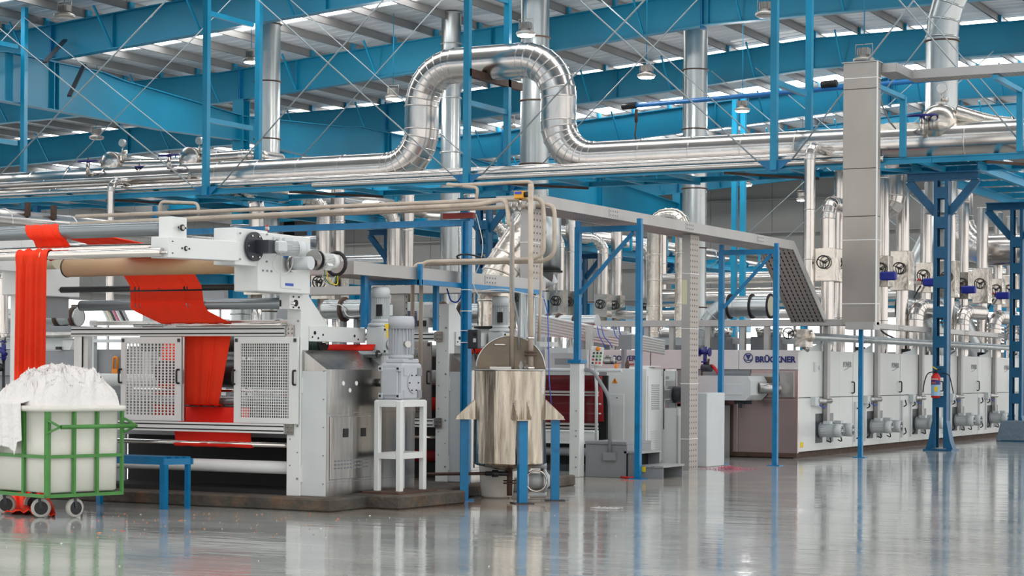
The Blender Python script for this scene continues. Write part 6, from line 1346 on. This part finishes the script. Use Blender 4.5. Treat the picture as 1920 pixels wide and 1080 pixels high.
# heap of white cloth
hp = B(); NX, NY = 150, 150; g = []
for j in range(NY + 1):
    r_ = []
    for i in range(NX + 1):
        u = -.0 + CL * i / NX; w = CW * j / NY; du = (u / CL - .42) / .56; dw = (w / CW - .36) / .66
        q = max(0, 1 - (abs(2 * u / CL - 1) ** 3.4)) ** .5 * max(0, 1 - abs(2 * w / CW - 1) ** 4) ** .4
        hgt = .37 * q + .05 * math.exp(-((u - CL * .4) ** 2 + (w - .35) ** 2) / .12) * q - .09 * q * max(0, (w - .5) / .5)
        p = V((u * 3.2, w * 3.2, 1.7)); d1 = NZ.noise(p * 1.1) ; warp = V((NZ.noise(p * 1.5), NZ.noise(p * 1.5 + V((9, 4, 2))), 0)) * .9
        rdg = 1 - abs(NZ.noise((p + warp) * 2.1)) * 2.4; rd2 = 1 - abs(NZ.noise((p + warp) * 4.6 + V((3, 3, 3)))) * 2.4; rd3 = 1 - abs(NZ.noise((p + warp * 1.5) * 9.5)) * 2.2
        z = hgt + q ** .5 * (.06 * d1 + .06 * rdg + .045 * rd2 + .026 * rd3 - .03)
        off = V((NZ.noise(p * 3.3 + V((1, 7, 5))), NZ.noise(p * 3.3 + V((5, 1, 8))), 0)) * .07 * q
        r_.append(cp(u * .96 + CL * .02 + off.x, w * .96 + CW * .02 + off.y, 1.16 + max(0, z)))
    g.append(r_)
hp.sheet(g); tag(hp.o('white_cloth_heap', CLOTH), 'tangled heap of white cotton cloth filling the tub cart', 'cloth')
g = []
for j in range(41):
    r_ = []
    for i in range(31):
        w = .34 + .66 * i / 30; v = j / 40; fold = .02 * math.sin(w * 30 + .6 * v) + .014 * math.sin(w * 57 + 2 * v)
        ln = (.55 + .12 * math.sin(w * 5 + 1) + .1 * (w - .4)) if w > .42 else .38 + .3 * (w - .3)
        if v < .25: t_ = v / .25; r_.append(cp(.25 - .31 * t_, w + .03 * t_, 1.28 - .06 * t_ ** 2 + fold * .8))
        else: t_ = (v - .25) / .75; r_.append(cp(-.065 - fold * .7 - .02 * t_, w + .05 - .05 * t_, 1.22 - ln * t_))
    g.append(r_)
tag(B().sheet(g).o('hanging_white_cloth', CLOTH, thick=.004), 'piece of white cloth hanging over the front rim of the cart', 'cloth')
# blue bench
bq = onZ(307, 955); b2 = onZ(346, 954); b3 = onZ(187, 936)
t = thing('blue_bench', 'low blue steel bench between the cart and the padder machine', 'bench', (bq.x, bq.y, 0)); zt2 = .575
bx0, bx1, by0, by1 = onZ(187, 936).x - .55, b2.x + .05, bq.y, bq.y + .32
LG = [(bq.x, by0, .07), (b2.x, by0 + .25, .05), (onY(187, 930, by0 + .25).x, by0 + .25, .06), (bx0 + .1, by0, .06)]
for (x, y, w) in LG: box(x - w / 2, x + w / 2, y - w / 2, y + w / 2, 0, zt2 - .07).o('leg', BLUEB, t)
box(bx0, bx1 - .18, by0 - .03, by0 + .01, zt2 - .07, zt2).o('apron', BLUEB, t); box(bx0, bx1 - .0, by0 + .25, by0 + .29, zt2 - .07, zt2).o('apron', BLUEB, t)
bar((bx1 - .2, by0 - .01, zt2 - .035), (bx1 - .02, by0 + .27, zt2 - .035), .04, .07).o('apron', BLUEB, t)
for k in range(4): y = by0 - .02 + k * .076; box(bx0, bx1 - .18 + .05 * k, y, y + .066, zt2, zt2 + .02).o('top_slat', BLUEB, t)
# left: blue valve pipe and orange hook behind
q = onY(8, 505, 18.9); t = thing('valve_column', 'silver pipe ending in blue valves at the left edge', 'pipe', q)
clad_pipe(t, [(q.x + .35, 18.95, q.z - .0), (q.x, 18.9, q.z), (q.x, 18.9, onY(8, 625, 18.9).z)], .055, ALU, .12, .8, 14, 4, .006)
z = onY(8, 625, 18.9).z; B().lathe((q.x, 18.9, z), (0, 0, -1), [(0, .06), (.06, .03), (.14, .03)], 14).o('reducer', ALU, t)
b = B(); b.cyl((q.x, 18.9, z - .09), (q.x, 18.9, z - .34), .03, 10)
for dz in (.1, .2, .3): b.cyl((q.x - .02, 18.9, z - dz), (q.x - .02, 18.9, z - dz - .015), .055, 12)
b.cyl((q.x - .14, 18.9, z - .15), (q.x + .08, 18.85, z - .27), .03, 8); b.o('blue_valves', NAVY, t); b = B(); b.cyl((q.x - .03, 18.85, z - .4), (q.x + .02, 18.85, z - .46), .035, 10); b.cyl((q.x, 18.9, z - .34), (q.x, 18.9, .15), .02, 8); b.o('black_tail', BLACK, t)
q = onY(216, 683, 19.6); t = thing('lifting_hook', 'orange lifting hook beside the left mesh door', 'hook', q)
B().tube(rounded([q + V((-.03, 0, -.08)), q + V((-.03, 0, .09)), q + V((.035, 0, .09)), q + V((.035, 0, -.08))], .03, 4), .014, 8).o('hook_loop', ORANGE, t); box(q.x - .04, q.x + .05, q.y - .02, q.y + .03, q.z - .12, q.z - .06).o('hook_base', ORANGE, t)
tag(box(q.x - .2, q.x + .14, 19.64, 19.68, .15, q.z + .14).o('hook_plate', MGREY), 'grey plate carrying the orange hook', 'plate')
# ================================================================== far oven line and its valve drops
FX = -28.6
for k in range(10):
    y0 = 40 + 3.6 * k; t = thing('far_oven_chamber', 'far white oven chamber number from the left, behind the padder machines', 'oven', (FX, y0, 0), 'far white oven chambers')
    box(FX - 1.6, FX, y0, y0 + 3.58, 0, 2.0).o('chamber_body', OVENM, t)
    for ya in (y0 + .03, y0 + 1.85): 
        for (za, zb2) in ((.15, 1.1), (1.13, 1.98)): box(FX, FX + .02, ya, ya + 1.7, za, zb2).o('door_panel', OVENM, t)
    box(FX + .02, FX + .3, y0 + .9, y0 + 1.1, .4, .7).o('fan_motor', LGREY, t)
    t['label'] = 'far white oven chamber in the back row, ' + ['behind the hanging red cloth', 'behind the mesh doors', 'behind the casing of the nearest machine', 'behind the gear motor on its stand', 'behind the tall blue post', 'behind the mixing tank lid', 'behind the blue door-like frame', 'behind the control cabinet', 'behind the perforated column', 'last of the back row'][k]
DLAB = {605: 'far valve drop with elbow over the black ring motor', 632: 'far straight valve drop over the black ring motor', 737: 'far valve drop with elbow left of the tall blue post', 762: 'far straight valve drop left of the tall blue post', 855: 'far valve drop with elbow just left of the tall blue post', 880: 'far straight valve drop behind the tall blue post', 945: 'far valve drop with elbow left of the tank riser', 968: 'far straight valve drop behind the tank riser', 1047: 'far valve drop with elbow just right of the trunking', 1070: 'far straight valve drop just right of the trunking', 1130: 'far valve drop with elbow inside the blue door-like frame', 1155: 'far straight valve drop inside the blue door-like frame', 480: 'far valve drop above the drive disc', 1213: 'far valve drop right of the blue door-like frame', 1240: 'far straight valve drop left of the perforated column'}
PB = {605: (548, 590), 632: (548, 590), 737: (548, 588), 762: (548, 588), 855: (540, 580), 880: (540, 580), 945: (544, 582), 968: (544, 582), 1047: (548, 585), 1070: (548, 585), 1130: (557, 592), 1155: (557, 592), 480: (530, 575), 1213: (566, 596), 1240: (566, 596)}
for px, (a, b_) in PB.items():
    y = YX(px, -29.2)
    el = px in (605, 737, 855, 945, 1047, 1130, 480, 1213); X = -29.2
    t = thing('valve_drop', DLAB[px], 'pipe', (X, y, 2.0), 'foil-boxed valve drops over the far ovens')
    pts = [(X, y, 4.3), (X, y, 6.25), (X - .85, y - .9, 6.25)]
    if not el: pts = [(X, y, 4.3), (X, y, 7.0)]
    clad_pipe(t, pts, .2, ALU, .5, 1.1, 16, 5, .012)
    bx = box(X - .25, X + .25, y - .2, y + .2, 3.5, 4.3).o('foil_valve_box', CRUM, t); handwheel(bx, (X, y - .28, 3.95), (0, -1, 0), .15, BLACK, t=.02)
    cyl((X, y, 2.0), (X, y, 3.5), .15, 14).o('lower_pipe', ALU, t)
# more silver pipes crossing behind the gantry, along X
for (Y, z, r, x0, x1, lab) in ((44.5, 4.95, .3, -48, -32.0, 'thick silver pipe below the gantry at the far left'), (52.4, 5.0, .22, -60, -32, 'silver pipe far behind the leftmost lamp'), (47, 5.3, .14, -50, -31, 'thin silver pipe just under the gantry at left'), (66, 4.3, .33, -29, -12.6, 'thick silver header pipe before the grey back wall'), (66, 5.0, .2, -29, -12.6, 'thinner silver header pipe above the thick one'), (63, 3.6, .16, -29, -18, 'slim silver pipe low before the back wall')):
    t = thing('insulated_pipe', lab, 'pipe', (x0, Y, z)); clad_pipe(t, [(x0, Y, z), (x1, Y, z)], r, ALU, .3, 3, 16, 4, .012)
    x = x0 + 1
    while x < x1: box(x - .05, x + .05, Y - .05, Y + .05, 0 if z < 4.6 else z, z - r * .9 if z < 4.6 else GZ + .2).o('pipe_stanchion', BLUEB, t) if x + 6 > x1 or z < 4.6 else None; x += 6
bm = thing('back_pipe_bridge', 'blue beam bridge carrying silver pipes before the grey back wall', 'gantry', (-29, 66, 3.6)); ibeam(B(), (-29, 65.6, 3.8), (-12.6, 65.6, 3.8), .2, .25).o('bridge_rail', BLUE, bm)
for x in range(-28, -12, 5): box(x - .1, x + .1, 65.5, 65.7, 0, 3.7).o('bridge_post', BLUE, bm)
# twin far hanger posts
for px in (1376, 1392):
    x = XY(px, 58); t = box(x - .08, x + .08, 57.9, 58.06, 0, 10.3).o('far_post', BLUE); tag(t, 'far thin blue hanger post, ' + ('left' if px == 1376 else 'right') + ' one of the twin pair', 'post', 'twin far hanger posts')
for (a, c) in (((-22, 4.9), (-14.5, 11.2)), ((-14.5, 4.9), (-22, 11.2)), ((-23.5, 4.9), (-16, 11.2)), ((-16, 4.9), (-23.5, 11.2))): tag(cyl((a[0], 58, a[1]), (c[0], 58.05, c[1]), .016, 5).o('tie_rod', ROD), 'far tie rod beside the twin far posts, ' + {(-22): 'rising right, left one', (-14.5): 'rising left, right one', (-23.5): 'rising right, leftmost', (-16): 'rising left, leftmost'}[a[0]], 'tie rod')
# ------------------------------------------------------------------ ducts with dark flange rings behind the padder line
def xduct(px0, px1, py, Y, r, rings, lab, cap=False, rm=RUST):
    a, b_ = onY(px0, py, Y), onY(px1, py, Y); z = (a.z + b_.z) / 2
    t = thing('flanged_duct', lab, 'duct', (b_.x, Y, z)); clad_pipe(t, [(a.x, Y, z), (b_.x, Y, z)], r, GALV, .3, 1.0, 24, 4, .01)
    for p in rings: x = XY(p, Y); B().lathe((x - .02, Y, z), (1, 0, 0), [(0, r), (.001, r + .04), (.035, r + .04), (.036, r)], 26).o('flange_ring', rm, t)
    lb = (a.x + b_.x) / 2
    for x in (a.x + .3, b_.x - .3): box(x - .03, x + .03, Y - .05, Y + .05, 0, z - r).o('duct_stand', MGREY, t)
    if cap: cyl((b_.x, Y, z), (b_.x + .01, Y, z), r * .98, 26).o('end_cap', LGREY, t)
    q = V(((a.x + b_.x) / 2, Y - r, z)); tube(rounded([q - V((.3, .02, -.1)), q + V((0, -.04, .05)), q + V((.05, -.04, -.12)), q + V((.3, 0, -.1))], .1), .01, 5).o('cable', WIRE, t)
    return t
xduct(-60, 148, 595, 25.5, .15, (112, 142), 'silver duct with dark rings behind the hanging red cloth')
xduct(612, 702, 580, 24.3, .145, (646, 688), 'silver duct with dark rings between casing and first side gear motor', True)
xduct(803, 905, 588, 25.8, .15, (812, 830, 868), 'silver duct with rusty rings left of the tall blue post', True)
xduct(1004, 1120, 604, 33.4, .13, (1028, 1048, 1080), 'silver duct with dark rings right of the tank riser', True)
xduct(540, 580, 590, 24.4, .145, (), 'silver duct elbow stub behind the bearing plate')
tag(box(onY(800, 571, 25.4).x, onY(820, 571, 25.4).x, 25.3, 25.6, onY(800, 596, 25.4).z, onY(800, 570, 25.4).z).o('speaker_box', WHITE, bevel=.01), 'small white box with round grey grille by the rusty ringed duct', 'box'); 
tag(B().lathe(onY(811, 583, 25.28), (0, -1, 0), [(0, .035), (.01, .033)], 18).o('round_grille', LGREY), 'round grey grille on the small white box', 'grille')
t = thing('instrument_panel', 'white instrument panel with dark patterned screen between the machines', 'panel', onY(760, 612, 25.6)); a, b_ = onY(735, 567, 25.6), onY(803, 614, 25.6)
box(a.x, b_.x, 25.6, 25.8, b_.z, a.z).o('panel_body', WHITE, t, bevel=.006); SC = mat('patterned_screen', srgb(70, 70, 110), .3, dirt=srgb(210, 205, 225), dscale=9, damt=1); box(XY(757, 25.6), XY(781, 25.6), 25.58, 25.6, onY(770, 613, 25.6).z, onY(770, 583, 25.6).z).o('screen', SC, t)
box(a.x + .1, b_.x - .1, 25.62, 25.78, 0, b_.z).o('panel_stand', LGREY, t); box(XY(784, 25.6), XY(799, 25.6), 25.57, 25.6, onY(790, 612, 25.6).z, onY(790, 601, 25.6).z).o('black_switch', BLACK, t)
# mid-ground white machine bodies at left
t = thing('far_textile_machine', 'grey and white machine body behind the cart and hanging cloth', 'machine', (XY(60, 24), 24, 0)); Yk = 24.0
def mb(px0, px1, py0, py1, m, n, d=.3, y=None): y = y or Yk; a, b_ = onY(px0, py0, y), onY(px1, py1, y); return box(a.x, b_.x, y, y + d, b_.z, a.z).o(n, m, t)
mb(-40, 137, 656, 705, MGREY, 'lower_body', .8); box(XY(-40, 24), XY(137, 24), 24.05, 24.8, 0, onY(60, 705, 24).z).o('plinth', MGREY, t); mb(-40, 120, 634, 655, LGREY, 'middle_body', .6); mb(-40, 138, 612, 622, MGREY, 'top_hood', .7); cyl(onY(-40, 628, 23.9), onY(136, 628, 23.9), .05, 14).o('hood_roller', STEEL, t)
b = B(); A = onY(117, 656, 23.98); b.prism([(A.x, A.z), (A.x + .15, A.z), (A.x + .22, A.z + .15), (A.x, A.z + .15)], 'y', 23.98, 24.2); b.o('corner_fairing', WHITE, t); mb(104, 112, 650, 656, BLACK, 'black_clip', .05, 23.9)
t = thing('rear_frame', 'light grey rear frame with shelves behind the top guard rail', 'frame', (XY(250, 22.5), 22.5, 0)); Yk = 22.5
for px in (172, 296, 420, 520): box(XY(px, 22.5) - .04, XY(px, 22.5) + .04, 22.5, 22.58, 0, 2.3).o('frame_post', LGREY, t)
mb(176, 540, 602, 608, WHITE, 'cross_bar', .1); mb(176, 540, 636, 642, LGREY, 'cross_bar', .1); mb(180, 232, 655, 700, MGREY, 'rear_panel', .1, 22.6); mb(240, 560, 650, 760, MGREY, 'rear_panel', .1, 22.7); mb(520, 560, 560, 612, MGREY, 'rear_panel', .1, 22.7); mb(305, 330, 565, 606, LGREY, 'rear_panel', .1, 22.7)
for k in range(7): x = XY(207 + 6 * k, 22.9); bar((x, 22.9, onY(205, 608, 22.9).z), (x - .16, 22.9, onY(205, 575, 22.9).z), .03, .03).o('leaning_board', (LGREY, YEL if False else MATS['cream_plate'], DKCH, PINKP, LGREY, BLACK, MGREY)[k], t)
mb(330, 420, 545, 560, MGREY, 'top_beam', .1)
# bundle of long silver tubes falling to the right
t = thing('tube_bundle', 'bundle of long pale tubes sloping down towards the oven', 'tubes', onY(1010, 600, 30.5))
for k in range(6):
    a, b_ = onY(1000, 590 + 6 * k, 30 + .1 * k), onY(1245, 640 + 4.5 * k, 34.2); cyl(a, b_, .028, 10).o('long_tube', WHITE, t)
for px in (1030, 1100, 1170): a = onY(px, 640, 32); box(a.x - .03, a.x + .03, 31.95, 32.05, 0, a.z).o('rest_post', MGREY, t)
box(XY(1010, 31.8), XY(1180, 31.8), 31.7, 31.8, onY(1080, 632, 31.8).z, onY(1080, 621, 31.8).z).o('rest_beam', LGREY, t)
# small grey machine parts between tray and glass machine
t = thing('entry_superstructure', 'grey and white frame parts between the tank lid and the emblem panel', 'frame', (XY(1100, 29.8), 29.8, 1.6)); Yk = 29.8
mb(1030, 1065, 652, 662, LGREY, 'frame_bar', .2); mb(1012, 1036, 641, 650, WHITE, 'white_box', .2); mb(1160, 1184, 628, 655, MGREY, 'junction_box', .2); mb(1098, 1108, 610, 655, STEEL, 'slotted_post', .1); mb(1040, 1072, 672, 684, MGREY, 'side_rail', .1); mb(1024, 1100, 655, 690, LGREY, 'rear_cover', .1, 30.2)
mb(1010, 1095, 690, 697, STEEL, 'lower_bar', .1); box(XY(1024, 30.2), XY(1100, 30.2), 30.2, 30.3, 0, onY(1024, 690, 30.2).z).o('rear_skirt', MGREY, t)
for k, px in enumerate((1120, 1128, 1150, 1160)): tube(rounded([onY(px, 612, 30.5), onY(px + 3, 630, 30.4), onY(px + 12 + 5 * k, 645, 30.3), onY(px + 16 + 4 * k, 652, 30.3)], .1), .009, 5).o('blue_hose', BWIRE, t)
# galvanised riser duct with cone and white foil elbow behind the trunking
t = thing('cone_duct', 'crumpled white-silver elbow duct rising behind the perforated trunking', 'duct', (XY(930, 25), 25.4, 2.2)); q = onY(928, 570, 25.4)
clad_pipe(t, [(q.x, 25.4, onY(928, 612, 25.4).z), (q.x, 25.4, onY(930, 520, 25.4).z), (XY(1000, 26), 25.9, onY(1000, 420, 25.9).z)], .26, CRUM, .35, .6, 22, 5, .012)
B().lathe((q.x, 25.4, onY(928, 612, 25.4).z), (0, 0, -1), [(0, .27), (.01, .31), (.03, .31), (.04, .2)], 22).o('cone_flange', DARK, t); box(q.x - .22, q.x + .22, 25.2, 25.6, 0, onY(928, 612, 25.4).z - .04).o('cone_stand', LGREY, t)
t = thing('exhaust_stack', 'short galvanised stack right behind the perforated trunking, with cone foot', 'duct', (XY(1027, 29), 29, 3.3)); x = XY(1024, 29)
cyl((x, 29, onY(1024, 512, 29).z), (x, 29, onY(1024, 375, 29).z), .24, 24).o('duct_section', GALV, t); cyl((x, 29, onY(1024, 512, 29).z), (x - .3, 29, onY(1024, 545, 29).z), .24, 20, r2=.1).o('cone_foot', GALV, t); B().lathe((x, 29, onY(1024, 511, 29).z), (0, 0, 1), [(0, .24), (.001, .27), (.03, .27), (.031, .24)], 24).o('flange_ring', DARK, t)
cyl((x - .3, 29, onY(1024, 545, 29).z), (x - .3, 29, 0), .1, 12).o('stack_leg', GALV, t)
# crumpled silver loop left of the stack by the tray
q = onY(1256, 405, 50); t = thing('foil_loop', 'crumpled foil pipe loop above the high tray beside the stack', 'pipe', q); clad_pipe(t, [V((q.x - .45, q.y, 2.0)), q + V((-.45, 0, 0)), q + V((.4, 0, 0)), V((q.x + .4, q.y, 0))], .22, CRUM, .35, .7, 16, 5, .01)
q = onY(1795, 470, 52); t = thing('big_elbow_pipe', 'large silver elbow pipe between the two right columns, far back', 'pipe', q); clad_pipe(t, [q + V((.0, 0, 2.8)), q + V((0, 0, 0)), q + V((3.2, 0, 0))], .42, ALU, .9, .8, 24, 7, .012)
q = onY(1650, 392, 43); t = thing('horizontal_drum', 'short horizontal silver drum beside the top of the rectangular duct', 'pipe', q); clad_pipe(t, [q - V((1.0, 0, 0)), q + V((.35, 0, 0)), q + V((.35, 0, 1.9))], .25, ALU, .3, .7, 18, 4, .01)
q = onY(1726, 470, 47); t = thing('cone_reducer', 'silver conical duct left of the extinguisher column', 'duct', q); B().lathe(q - V((.2, 0, 1.4)), V((.25, 0, 1)), [(0, .42), (.9, .4), (1.0, .44), (1.05, .4), (2.4, .12)], 22).o('cone_body', GALV, t)
# small scraps of orange and white thread on the floor
def scraps(m, n, seed, box_px, lab, smin=.01, smax=.05):
    rnd = random.Random(seed); b = B()
    for i in range(n):
        q = onZ(rnd.uniform(box_px[0], box_px[1]), box_px[2] + (box_px[3] - box_px[2]) * rnd.random() ** 1.4); a = rnd.uniform(0, 6.28); s = rnd.uniform(smin, smax) * (2.2 if rnd.random() < .1 else 1)
        d = V((math.cos(a), math.sin(a), 0)) * s; k = V((-d.y, d.x, 0)) * rnd.uniform(.2, .6); q.z = .003
        b.add([q - d, q - k * .6, q + d * .8 + V((0, 0, .002)), q + k + V((0, 0, .006))], [(0, 1, 2, 3)])
    tag(b.o('thread_scraps', m), lab, 'scraps', kind='stuff')
scraps(mat('orange_thread', srgb(226, 140, 70), .9), 110, 4, (150, 640, 962, 1010), 'orange thread scraps scattered on the floor before the bench', .006, .02)
scraps(MATS['flat_white'], 60, 9, (0, 1300, 965, 1070), 'white lint specks scattered over the front floor', .003, .009)
scraps(mat('red_thread', srgb(220, 60, 50), .9), 30, 6, (60, 330, 975, 1010), 'red thread scraps on the floor right of the cart wheels', .004, .012)
